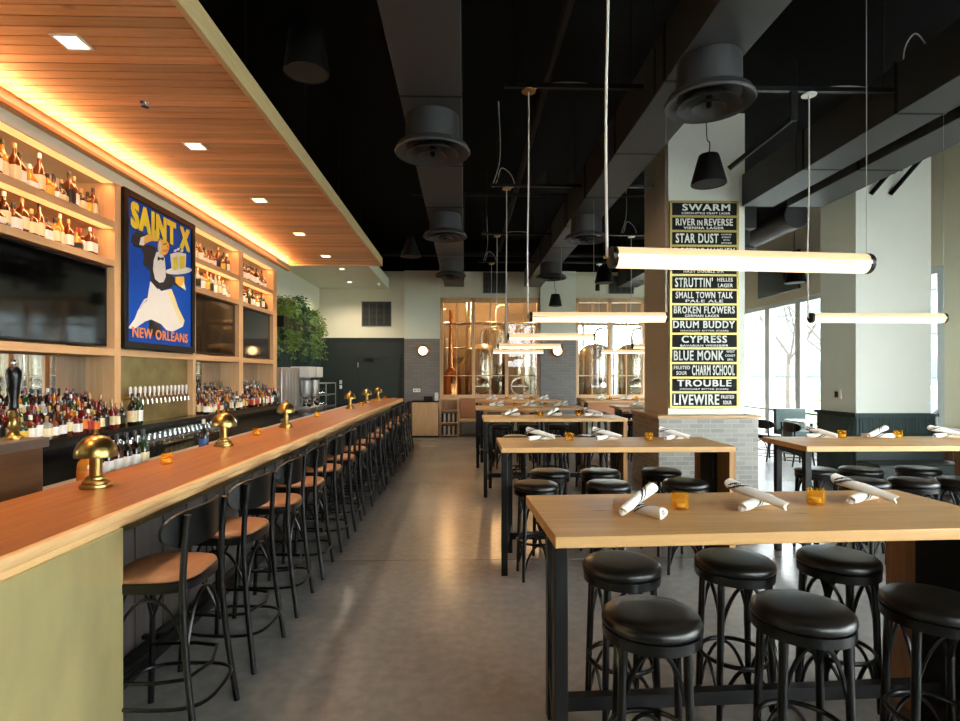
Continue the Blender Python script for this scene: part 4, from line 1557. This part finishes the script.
def speaker(x, y, zb, h, r0, r1, label, kind='cone'):
    t = thing('pendant_speaker', label, 'speaker', (x, y, zb), 0, 'black pendant speakers')
    B().lathe([(r0 * .93, .012), (r0, 0), (r0, .012), (r1, h - .02), (r1 * .9, h), (0, h + .004)], 28, cap=False).build('housing', 'black_steel', t)
    B().lathe([(0, .014), (r0 * .93, .014), (r0 * .93, .004), (0, .002)], 28, cap=False).build('grille', 'speaker_mesh', t)
    B().tube(smooth_path([(0, 0, h), (.01, 0, h + .12), (-.02, .01, h + .3), (0, 0, ZC - zb)], 5), .006, 6).build('cable', 'black_steel', t)
    return t


speaker(-1.15, 4.1, 3.86, .30, .16, .125, 'black pendant speaker hanging beside the wood canopy')
speaker(2.42, 5.5, 3.56, .29, .17, .10, 'black cone speaker hanging in front of the beer board pillar')
speaker(2.30, 14.2, 3.40, .30, .17, .11, 'small black cone speaker hanging before the far pilaster')
speaker(-.87, 9.0, 3.55, .32, .16, .05, 'black cone speaker hanging past the end of the wood canopy')
speaker(2.80, 11.2, 3.50, .32, .19, .13, 'black cone speaker beyond the third table')
speaker(6.35, 10.6, 3.42, .36, .19, .13, 'black cone speaker before the wall screen near the street windows')

t = thing('strut_brace', 'diagonal black strut beside the cone speaker at the pillar', 'brace', (0, 0, 0))
B().bar((2.55, 5.35, 3.66), (2.98, 5.0, 4.0), .04, .04).build('bar', 'black_steel', t)
B().box(2.95, 3.01, 4.985, 5.015, 3.97, 4.235).build('bracket', 'black_steel', t)
for i, (xa, za) in enumerate(((5.93, 4.30), (6.22, 4.30))):
    o = B().bar((xa, 8.03, za), (xa + .42, 7.55, za + .75), .05, .05).build('wall_brace', 'black_steel')
    tag(o, ('left of the two slanting black braces on the green panelled pillar', 'right of the two slanting black braces on the green panelled pillar')[i], 'brace', 'pillar braces')

# pipes across the ceiling
for i, (p, q, r, lab) in enumerate((((-3.9, 13.8, 4.62), (7.4, 13.8, 4.62), .06, 'black pipe crossing the ceiling before the back wall'),
                                    ((-.9, 9.6, 4.75), (7.4, 9.6, 4.75), .03, 'thin black conduit crossing the ceiling over the third table'),
                                    ((.9, -1, 4.9), (.9, 15.2, 4.9), .045, 'black pipe running back between the two ducts'),
                                    ((5.6, 9.3, 4.35), (5.6, 15.2, 4.35), .22, 'round duct running back near the street windows'))):
    o = B().tube([p, q], r, 14).build('ceiling_pipe', 'duct_dark' if i < 3 else 'duct_grey')
    tag(o, lab, 'pipe', 'ceiling pipes')
cds = thing('loose_cable', 'pale looped cable hanging from the strut at the upper right', 'cable', (0, 0, 0))
B().tube(smooth_path([(4.02, 5.0, 4.24), (4.0, 5.0, 4.6), (4.1, 5.0, 4.78), (4.22, 5.02, 4.7), (4.25, 5.02, 4.62)], 6), .006, 6).build('cable', 'white_cord', cds)
o = B().lathe([(.05, .0), (.05, .14), (.012, .15), (.006, .6), (.006, 1.85)], 16, c=(3.0, 12.6, 3.55)).build('spotlight', 'black_steel')
tag(o, 'small black cylinder spotlight above the daylit brewery glass', 'spotlight')

# vents on the back wall
for i, (x0, x1, z0, z1, lab) in enumerate(((-2.84, -2.03, 2.98, 3.66, 'grey louvred vent grille over the dark corner door'), (.5, 1.14, 3.9, 4.48, 'dark vent grille above the warm lit brewery glass'), (4.0, 4.7, 3.9, 4.4, 'dark vent grille above the daylit brewery glass'))):
    t = thing('vent_grille', lab, 'vent', (x0, YB, z0), 0, 'wall vents')
    w, h = x1 - x0, z1 - z0
    b = B()
    b.box(0, w, -.03, 0, 0, .03); b.box(0, w, -.03, 0, h - .03, h); b.box(0, .03, -.03, 0, .03, h - .03); b.box(w - .03, w, -.03, 0, .03, h - .03)
    for k in range(1, 4):
        b.box(w * k / 4 - .01, w * k / 4 + .01, -.03, 0, .03, h - .03)
    b.build('frame', 'grille', t)
    b = B()
    n = int(h / .035)
    for k in range(n):
        z = .035 + k * (h - .06) / n
        b.box(.03, w - .03, -.024, -.004, z, z + .012)
    b.build('louvre', 'grille', t)
    B().box(.03, w - .03, -.004, 0, .03, h - .03).build('backing', 'duct_dark', t)

#@@DECOR
# ------------------------------------------------------------------ beer board on the pillar
bd = thing('beer_board', 'tall black and gold beer list board on the pillar', 'sign', (2.90, 7.9, 1.19))
BW, BH = .99, 2.94
b = B()
b.box(0, .03, -.05, 0, 0, BH); b.box(BW - .03, BW, -.05, 0, 0, BH)
PIT = (BH - .03) / 14
for k in range(15):
    z = k * PIT
    b.box(.03, BW - .03, -.05, 0, z, z + .03)
b.build('frame', 'sign_gold', bd)
BEERS = [  # (text, x0, x1, z0, z1) fractions of the panel
    [('SWARM', .16, .90, .38, .92), ('CZECH-STYLE CRAFT LAGER', .15, .90, .10, .26)],
    [('RIVER', .06, .36, .36, .92), ('IN', .39, .47, .36, .80), ('REVERSE', .50, .94, .36, .92), ('VIENNA LAGER', .18, .80, .08, .28)],
    [('STAR DUST', .06, .72, .14, .90), ('COFFEE', .76, .92, .78, .88), ('STOUT', .77, .91, .55, .66), ('WITH', .79, .89, .34, .43), ('SPICES', .76, .92, .10, .21)],
    [('ELECTRIC MAYHEM', .03, .97, .36, .92), ('PALE ALE', .25, .75, .08, .28)],
    [('HAZY DOUBLE IPA', .18, .80, .10, .30)],
    [('STRUTTIN\'', .05, .63, .12, .90), ('HELLES', .70, .94, .58, .88), ('LAGER', .71, .94, .12, .42)],
    [('SMALL TOWN TALK', .06, .94, .40, .92), ('PALE ALE', .21, .79, .08, .30)],
    [('BROKEN FLOWERS', .03, .97, .36, .94), ('GERMAN LAGER', .20, .73, .07, .28)],
    [('DRUM BUDDY', .02, .97, .36, .94), ('ORDINARY BITTER (CASK)', .13, .87, .06, .22)],
    [('CYPRESS', .15, .85, .36, .94), ('BAVARIAN WEISSBIER', .13, .87, .06, .22)],
    [('BLUE MONK', .03, .80, .12, .92), ('WEST', .84, .97, .74, .92), ('COAST', .82, .98, .42, .60), ('IPA', .86, .95, .10, .28)],
    [('FRUITED', .03, .28, .58, .86), ('SOUR', .07, .23, .14, .44), ('CHARM SCHOOL', .31, .97, .10, .92)],
    [('TROUBLE', .08, .92, .38, .92), ('ORDINARY BITTER (CASK)', .12, .87, .08, .24)],
    [('LIVEWIRE', .03, .73, .08, .92), ('FRUITED', .76, .96, .58, .86), ('SOUR', .79, .92, .12, .42)],
]
for k, words_ in enumerate(BEERS):
    z0 = BH - .03 - (k + 1) * PIT + .03
    x0, pw, ph = .03, BW - .06, PIT - .03
    p = B().box(x0, x0 + pw, -.04, 0, z0, z0 + ph).build('beer_panel', 'sign_black', bd)
    for (tx, a, c, e, g) in words_:
        lettering(tx, (c - a) * pw, (g - e) * ph, (x0 + a * pw, -.0405, z0 + e * ph), (1, 0, 0), (0, 0, 1), 'sign_white', p, bold=0, spacing=1.14, heavy=.028)

# sconces
for (x, lab) in ((-1.15, 'round glowing wall sconce beside the dark corner door'), (2.54, 'round glowing wall sconce on the far pilaster behind the tube lights')):
    t = thing('wall_sconce', lab, 'wall lamp', (x, YB - .14, 2.30), 0, 'globe sconces')
    B().lathe([(.16, 0), (.165, -.02), (.15, -.045), (.12, -.05)], 28, axis='Y').build('rim', 'copper', t)
    B().sphere((0, -.06, 0), (.115, .085, .115), 18, 10).build('globe', 'lamp_glow', t)

# hanging plants on the left wall ledge
pl = thing('planter_shelf', 'black planter trough on the green panelling of the left wall', 'planter', (-3.75, 12.6, 2.6))
b = B().box(-.19, .19, -1.5, 1.6, 0, .03)
b.box(-.19, -.17, -1.5, 1.6, .03, .22); b.box(.17, .19, -1.5, 1.6, .03, .22); b.box(-.17, .17, -1.5, -1.48, .03, .22); b.box(-.17, .17, 1.58, 1.6, .03, .22)
b.box(-.17, .17, -1.48, 1.58, .03, .16)
b.build('trough', 'black_steel', pl)


def fern(loc, seed, n, reach, drop, label, mats, up=.45):
    r = random.Random(seed)
    b = B()
    for i in range(n):
        a = r.uniform(-2.2, 2.2) if i % 4 else r.uniform(-pi, pi)
        rc = reach * r.uniform(.35, 1)
        h = up * r.uniform(.4, 1.1)
        dp = drop * r.uniform(.1, 1)
        dx, dy = max(.15, cos(a)) * .45 if True else 0, sin(a)
        P = []
        for k in range(15):
            f = k / 14
            if f < .4:
                q = f / .4
                P.append(Vector((dx * rc * q * .7, dy * rc * q * .7, h * sin(q * pi / 2))))
            else:
                q = (f - .4) / .6
                P.append(Vector((dx * rc * (.7 + .3 * q), dy * rc * (.7 + .35 * q), h - (h + dp) * q ** 1.5)))
        mi = r.randint(0, 1)
        b.tube(P[::2], .004, 4, mi=mi)
        for k in range(1, 15):
            p = P[k]
            t = (P[k] - P[k - 1]).normalized()
            side = t.cross(Vector((r.uniform(-.4, .4), r.uniform(-.4, .4), 1))).normalized()
            for s in (-1, 1):
                Ls, Ws = r.uniform(.06, .11), r.uniform(.014, .026)
                d = (side * s + t * .5 + Vector((0, 0, r.uniform(-.5, .2)))).normalized()
                w = t * Ws
                m = p + d * Ls * .5
                b.add([p, m + w, p + d * Ls, m - w], [(0, 1, 2, 3)], mi)
    o = b.build('hanging_fern', mats, ang=20)
    o.location = loc
    tag(o, label, 'plant', 'ferns on the ledge')


fern((-3.78, 11.75, 2.78), 1, 62, .78, .8, 'bright green trailing fern nearest the bottle shelves', ['leaf', 'leaf'])
fern((-3.78, 12.75, 2.80), 2, 46, .7, .5, 'dark green fern in the middle of the planter ledge', ['leaf_dark', 'leaf_dark'], .55)
fern((-3.78, 13.75, 2.78), 3, 56, .85, .8, 'trailing fern at the far end of the planter ledge', ['leaf', 'leaf_dark'])

# machines beyond the shelves
t = thing('steel_dispenser', 'tall stainless steel dispenser cabinet beyond the bottle shelves', 'dispenser', (-3.62, 10.95, .875))
B().box(-.25, .25, -.55, .55, .06, .92).build('body', 'steel', t, bev=.01)
b = B()
for (x, y) in ((-.2, -.5), (.2, -.5), (-.2, .5), (.2, .5)):
    b.tube([(x, y, 0), (x, y, .06)], .02, 8)
b.build('foot', 'black_steel', t)
for k in range(5):
    B().box(.25, .256, -.5 + k * .2, -.48 + k * .2 + .12, .14, .86).build('panel', 'steel', t)
br0 = None
for k in range(2):
    lab = ('left', 'right')[k] + ' one of two white topped coffee brewers beyond the bottle shelves'
    loc = (-3.45, 12.05 + k * .62, .875)
    if br0 is None:
        br0 = thing('coffee_brewer', lab, 'coffee machine', loc, 0, 'coffee brewers')
        B().box(-.2, .2, -.24, .24, .72, .95).build('tank', 'white_plastic', br0, bev=.008)
        B().box(-.2, -.08, -.24, .24, .08, .72).build('column', 'steel', br0)
        B().box(-.2, .22, -.24, .24, 0, .08).build('base', 'steel', br0, bev=.005)
        B().lathe([(.09, .30), (.12, .42), (.12, .60), (.13, .66)], 18, c=(.05, 0, 0)).build('brew_basket', 'steel', br0)
        B().lathe([(.11, .08), (.115, .10), (.115, .26), (.06, .29)], 18, c=(.05, 0, 0)).build('urn', 'chrome', br0)
    else:
        dup(br0, loc, None, lab)
t = thing('glass_display', 'low glass display case on the counter by the back corner', 'display case', (-3.5, 13.85, .875))
b = B()
for z in (0, .28, .56):
    b.box(-.22, .22, -.5, .5, z, z + .02)
for (x, y) in ((-.21, -.49), (.21, -.49), (-.21, .49), (.21, .49)):
    b.box(x - .01, x + .01, y - .01, y + .01, 0, .58)
b.build('frame', 'steel', t)
B().box(.205, .209, -.48, .48, .02, .56).build('pane', 'clear_glass', t)
jj = 0
for z in (.02, .30):
    for k in range(5):
        o = B().lathe([(.04, 0), (.05, .01), (.05, .11), (.045, .12), (.03, .13), (.03, .15)], 14).build('glass_jar', 'clear_glass')
        o.location = (-3.52, 13.47 + k * .19, .875 + z)
        tag(o, '%s glass jar along the %s shelf of the display case' % (ORD[k], 'lower' if z < .1 else 'upper'), 'jar', 'jars in the display case')
for k in range(2):
    o = B().box(-.003, .003, -.14, .14, 0, .1).build('price_card', 'white_plastic')
    o.location = (-3.25, 14.75, 1.28 + k * .125)
    tag(o, ('lower', 'upper')[k] + ' white card on the black stand in the back corner', 'card', 'cards on the stand')
t = thing('card_stand', 'slim black stand holding two white cards', 'stand', (-3.27, 14.75, .875))
B().box(-.006, .006, -.012, .012, 0, .64).build('post', 'black_steel', t)
B().box(-.08, .08, -.1, .1, 0, .01).build('base', 'black_steel', t)

# pine cabinet, bookcase and booth below the warm brewery glass
t = thing('pine_cabinet', 'plain pine host cabinet with dark top below the round sconce', 'cabinet', (-1.04, 14.95, 0))
B().box(-.34, .34, -.25, .3, .05, .93).build('body', 'pine', t, bev=.004)
B().box(-.36, .35, -.27, .31, .93, .96).build('top', 'black_counter', t)
B().box(-.34, .34, -.22, .3, 0, .05).build('plinth', 'black_steel', t)
b = B()
b.box(-.3, .3, -.2, .2, 0, 0.001)
o = thing('coffee_grinder', 'small black and white machine on the pine host cabinet', 'appliance', (-.95, 14.95, .96))
B().box(-.14, .1, -.1, .1, 0, .12).build('body', 'black_lacquer', o, bev=.01)
B().lathe([(.05, 0), (.05, .2), (.04, .21)], 14, c=(.19, 0, 0)).build('cup', 'white_plastic', o)
t = thing('menu_shelf', 'pine open shelf with menus beside the host cabinet', 'bookcase', (-.42, 15.0, 0))
b = B()
b.box(-.26, -.22, -.2, .3, 0, 1.0); b.box(.22, .26, -.2, .3, 0, 1.0); b.box(-.22, .22, .28, .3, 0, 1.0)
for z in (.03, .36, .68, .97):
    b.box(-.22, .22, -.2, .28, z, z + .03)
b.build('carcass', 'pine', t)
for z_, nm in ((.06, 'lower'), (.39, 'middle')):
    for k in range(7):
        o = B().box(-.018, .018, -.16, .1, 0, .22).build('menu_folder', 'book_white' if k % 2 else 'book_dark')
        o.location = (-.6 + k * .058, 15.0, z_)
        tag(o, '%s menu folder along the %s shelf of the pine bookcase' % (ORD[k], nm), 'folder', 'menus on the pine shelf')
t = thing('booth_bench', 'pine booth bench below the warm lit brewery glass', 'bench', (.2, 15.0, 0))
B().box(-.34, 1.75, -.22, .3, .40, .48).build('seat', 'pine_x', t, bev=.006)
B().box(-.34, 1.75, .36, .42, .48, 1.0).build('back', 'tan_leather', t, bev=.01)
for x in (-.34, .7, 1.70):
    B().box(x, x + .05, -.2, .36, 0, .40).build('leg', 'walnut', t)
t = thing('booth_bench', 'pine booth bench below the daylit brewery glass', 'bench', (3.2, 15.0, 0))
B().box(0, 2.7, -.22, .3, .40, .48).build('seat', 'pine_x', t, bev=.006)
B().box(0, 2.7, .36, .42, .48, 1.0).build('back', 'tan_leather', t, bev=.01)
for x in (0, 1.3, 2.65):
    B().box(x, x + .05, -.2, .36, 0, .40).build('leg', 'walnut', t)
# dome camera and wall plates
o = B().lathe([(.05, 0), (.05, -.03), (.04, -.055), (.02, -.07), (0, -.072)], 16, c=(-2.25, 14.6, 4.02)).build('dome_camera', 'white_plastic')
tag(o, 'small white dome camera under the white soffit', 'camera')
t = thing('thermostat', 'white thermostat on the side of the green panelled pillar', 'thermostat', (5.72, 8.45, 1.36))
B().box(-.02, 0, -.10, .10, -.07, .07).build('body', 'white_plastic', t, bev=.004)
B().box(-.022, -.02, -.04, .04, -.045, .045).build('display', 'tv_screen', t)
t = thing('wall_outlet', 'white power outlet on the green pillar panelling', 'outlet', (6.02, 7.999, .44))
B().box(-.04, .04, -.012, 0, -.06, .06).build('plate', 'white_plastic', t, bev=.002)
for z in (-.025, .025):
    B().box(-.014, .014, -.014, -.012, z - .014, z + .014).build('socket', 'duct_grey', t)
t = thing('wall_outlet', 'white outlet on the dark tile under the round sconce', 'outlet', (-1.32, YB - .14, 1.22))
B().box(-.1, .1, -.012, 0, -.05, .05).build('plate', 'white_plastic', t, bev=.002)
for x in (-.045, .045):
    B().box(x - .014, x + .014, -.014, -.012, -.014, .014).build('socket', 'duct_grey', t)
# wall screen on the right
t = thing('television', 'dark tilted screen on the wall over the street windows', 'television', (7.36, 12.9, 3.55), 0)
B().bar((-.05, -.85, .42), (-.05, .85, .42), .05, .86).build('bezel', 'tv_bezel', t)
B().box(-.078, -.075, -.83, .83, .01, .83).build('screen', 'tv_screen', t)
B().box(-.03, .235, -.1, .1, .3, .5).build('bracket', 'black_steel', t)

# low seating by the street windows
cc = None
for i, (x, y, rz, lab) in enumerate(((5.92, 10.75, .2, 'black cafe chair beside the tiled pillar, facing the street window'), (6.12, 10.15, .05, 'black cafe chair just past the thermostat pillar'),)):
    if cc is None:
        cc = make_bar_chair(lab, .46, 'cafe_chair', 'black_vinyl', 'chair')
        cc['group'] = 'cafe chairs by the windows'
        o = cc
    else:
        o = dup(cc, (0, 0, 0), None, lab)
    o.location = (x, y, 0)
    o.rotation_euler = (0, 0, pi + rz)
t = thing('cafe_table', 'low cafe table by the street window, top whitened as if reflecting daylight', 'table', (6.85, 10.9, 0))
B().box(-.35, .35, -.35, .35, .72, .75).build('top', 'white_paint', t, bev=.004)  # white here stands in for brightness reflected off the top
B().lathe([(.25, 0), (.25, .015), (.03, .03), (.03, .72)], 20).build('pedestal', 'black_steel', t)
t = thing('banquette', 'green banquette with high back by the street windows', 'banquette', (7.25, 12.0, 0))
B().box(-.32, .32, -.3, .25, .08, .46).build('seat', 'green_paint', t, bev=.02)
B().box(-.35, .33, .25, .36, 0, .90).build('back', 'green_paint', t, bev=.01)
t = thing('slatted_bench', 'rust brown slatted partition with pale cap near the wall pier', 'partition', (7.2, 7.9, 0))
b = B()
for k in range(12):
    y = -1.4 + k * .2
    b.box(-.02, .02, y, y + .14, .08, .80)
b.build('slats', 'rust_slat', t)
B().box(-.08, .3, -1.45, 1.0, .80, .84).build('cap', 'white_paint', t)
B().box(-.03, .03, -1.45, 1.0, 0, .08).build('base', 'walnut', t)
t = thing('green_bench', 'dark green booth end before the green panelled pillar', 'bench', (6.3, 7.55, 0))
B().box(-.8, .5, -.25, .2, .05, .46).build('seat', 'green_dark', t, bev=.03)
B().box(-.8, .5, .2, .3, .05, .80).build('back', 'green_dark', t, bev=.02)

#@@BREWERY
# ------------------------------------------------------------------ brewery vessels
tk = None
for i, (x, y, s_, lab) in enumerate(((.5, 17.1, 1, 'steel brew tank with round hatch, left of the pair behind the warm glass'), (1.62, 17.1, 1, 'steel brew tank with round hatch, right of the pair behind the warm glass'),
                                     (4.0, 17.1, 1, 'steel brew tank with round hatch, left of the pair behind the daylit glass'), (5.15, 17.1, 1, 'steel brew tank with round hatch, right of the pair behind the daylit glass'))):
    if tk is None:
        tk = thing('brew_tank', lab, 'tank', (x, y, 0), 0, 'brew tanks')
        B().lathe([(.06, .42), (.48, .72), (.50, .78), (.50, 2.3), (.47, 2.42), (.30, 2.55), (.08, 2.6)], 32).build('vessel', 'steel_warm', tk)
        b = B().lathe([(.27, -.60), (.27, -.50), (.23, -.50), (.23, -.53), (.15, -.565), (.06, -.585), (0, -.588)], 28, c=(0, 0, 1.3), axis='Y', cap=False)
        b.build('hatch', 'steel_warm', tk)
        B().bar((-.25, -.61, 1.3), (.25, -.61, 1.3), .03, .03).build('hatch_bar', 'steel', tk)
        for k in range(4):
            a = pi / 4 + k * pi / 2
            B().tube([(.42 * cos(a), .42 * sin(a), 0), (.42 * cos(a), .42 * sin(a), .85)], .035, 10).build('leg', 'steel', tk)
        B().tube(smooth_path([(0, 0, 2.58), (0, 0, 2.9), (.1, -.05, 3.05), (.5, -.1, 3.08)], 6), .035, 10).build('top_pipe', 'steel', tk)
        B().tube([(.52, -.2, .5), (.52, -.2, 2.3)], .02, 8).build('sight_pipe', 'chrome', tk)
    else:
        dup(tk, (x, y, 0), None, lab)
for i, (x, y, sx, sz, lab) in enumerate(((-1.05, 18.9, .8, 1.25, 'slim steel tank at the far left behind the warm brewery glass'), (1.05, 18.95, .85, 1.3, 'tall steel tank in the second row between the two warm lit hatch tanks'),
                                         (2.35, 18.9, .9, 1.2, 'steel tank in the second row at the right of the warm glass'), (3.35, 18.7, .8, 1.1, 'slim steel tank at the left edge of the daylit glass'), (6.3, 17.3, .95, 1.05, 'steel tank at the right end of the daylit glass'))):
    o = dup(tk, (x, y, 0), (0, 0, .3), lab)
    o.scale = (sx, sx, sz)
t = thing('copper_kettle', 'slim copper toned brew kettle at the left edge of the warm glass', 'tank', (-.42, 17.0, 0))
B().lathe([(.28, .4), (.30, .45), (.30, 1.5), (.22, 1.7), (.09, 1.85), (.06, 3.0), (.06, 3.6)], 26).build('vessel', 'copper', t)
for k in range(3):
    a = k * 2 * pi / 3
    B().tube([(.22 * cos(a), .22 * sin(a), 0), (.22 * cos(a), .22 * sin(a), .5)], .03, 8).build('leg', 'steel', t)
t = thing('brew_stack', 'tall steel vapour stack behind the warm glass', 'pipe', (.12, 18.2, 0))
B().lathe([(.35, 0), (.35, 1.9), (.2, 2.1), (.1, 2.3), (.1, 4.6)], 22).build('vessel', 'steel_warm', t)
for i, (p, lab) in enumerate((([(-2.2, 19.6, 2.5), (.3, 19.6, 2.6), (2.6, 19.6, 2.5), (2.6, 19.6, 4.6)], 'upper horizontal steel process pipe in the brewery'), ([(-2.2, 17.9, 3.25), (.6, 17.9, 3.3), (7.6, 17.9, 3.25)], 'highest steel process pipe across the brewery'), ([(-2.2, 19.75, 1.6), (4.5, 19.75, 1.6), (7.6, 19.75, 1.65)], 'lower steel process pipe in the brewery'))):
    o = B().tube(p, .045, 10).build('process_pipe', 'steel_warm')
    tag(o, lab, 'pipe', 'brewery pipes')
for i, (x, y, z, e, lab) in enumerate(((-.6, 18.0, 4.32, 95, 'left'), (.9, 18.3, 4.36, 125, 'middle'), (2.2, 17.6, 4.3, 85, 'right'))):
    t = thing('work_lamp', 'warm globe lamp on the brewery ceiling, %s of three' % lab, 'ceiling light', (x, y, z), 0, 'brewery lamps')
    B().sphere((0, 0, 0), .09, 16, 10).build('globe', 'lamp_glow', t)
    B().tube([(0, 0, .1), (0, 0, 4.6 - z)], .012, 8).build('stem', 'black_steel', t)
    d = bpy.data.lights.new('globe_light', 'POINT')
    d.energy = e; d.color = (1, .55, .24); d.shadow_soft_size = .12
    lo = bpy.data.objects.new('globe_light', d)
    COL.objects.link(lo); lo.parent = t; lo.location = (0, 0, -.22)

# ------------------------------------------------------------------ street: trees and a car
def tree(x, y, seed, h, label):
    r = random.Random(seed)
    b = B()
    def branch(p, d, ln, rad, depth):
        q = p + d * ln
        m = p.lerp(q, .5) + Vector((r.uniform(-1, 1), r.uniform(-1, 1), 0)) * ln * .06
        b.tube([p, m, q], [rad, rad * .82, rad * .6], 6)
        if depth == 0:
            return
        for _ in range(3 if depth > 1 else 4):
            nd = (d + Vector((r.uniform(-.8, .8), r.uniform(-.8, .8), r.uniform(-.1, .5)))).normalized()
            branch(p.lerp(q, r.uniform(.65, 1)), nd, ln * r.uniform(.55, .75), rad * .5, depth - 1)
    branch(Vector((0, 0, 0)), Vector((0, 0, 1)), h * .38, .09, 4)
    o = b.build('bare_tree', 'bark')
    o.location = (x, y, -.2)
    tag(o, label, 'tree', 'street trees')


tree(12.0, 20.5, 4, 7, 'bare street tree seen through the window beside the tiled pillar')
tree(14.0, 21.2, 9, 8, 'bare street tree seen through the window nearer the thermostat pillar')
car = thing('parked_car', 'blue grey car parked outside beyond the green panelled pillar', 'car', (17.5, 20.3, -.22), .3)
sec = [(-2.1, .45, .7), (-2.0, .35, .95), (-1.2, .30, 1.02), (-.6, .30, 1.05), (.9, .30, 1.08), (1.5, .30, 1.0), (2.1, .40, .85)]
rings = []
for (x, z0, z1) in sec:
    rings.append([(x, -.85, z0), (x, -.88, (z0 + z1) / 2), (x, -.78, z1), (x, .78, z1), (x, .88, (z0 + z1) / 2), (x, .85, z0)])
B().loft(rings).build('body', 'car_paint', car)
rings = []
for (x, w, z) in ((-1.1, .72, 1.02), (-.5, .62, 1.45), (.7, .62, 1.48), (1.45, .70, 1.02)):
    rings.append([(x, -w, 1.0), (x, -w * .96, z), (x, w * .96, z), (x, w, 1.0)])
B().loft(rings).build('cabin', 'tv_screen', car)
for (x, y) in ((-1.3, -.82), (-1.3, .82), (1.35, -.82), (1.35, .82)):
    B().lathe([(.2, -.1), (.32, -.1), (.34, -.05), (.34, .05), (.32, .1), (.2, .1)], 20, c=(x, y, .34), axis='Y').build('wheel', 'rubber', car)
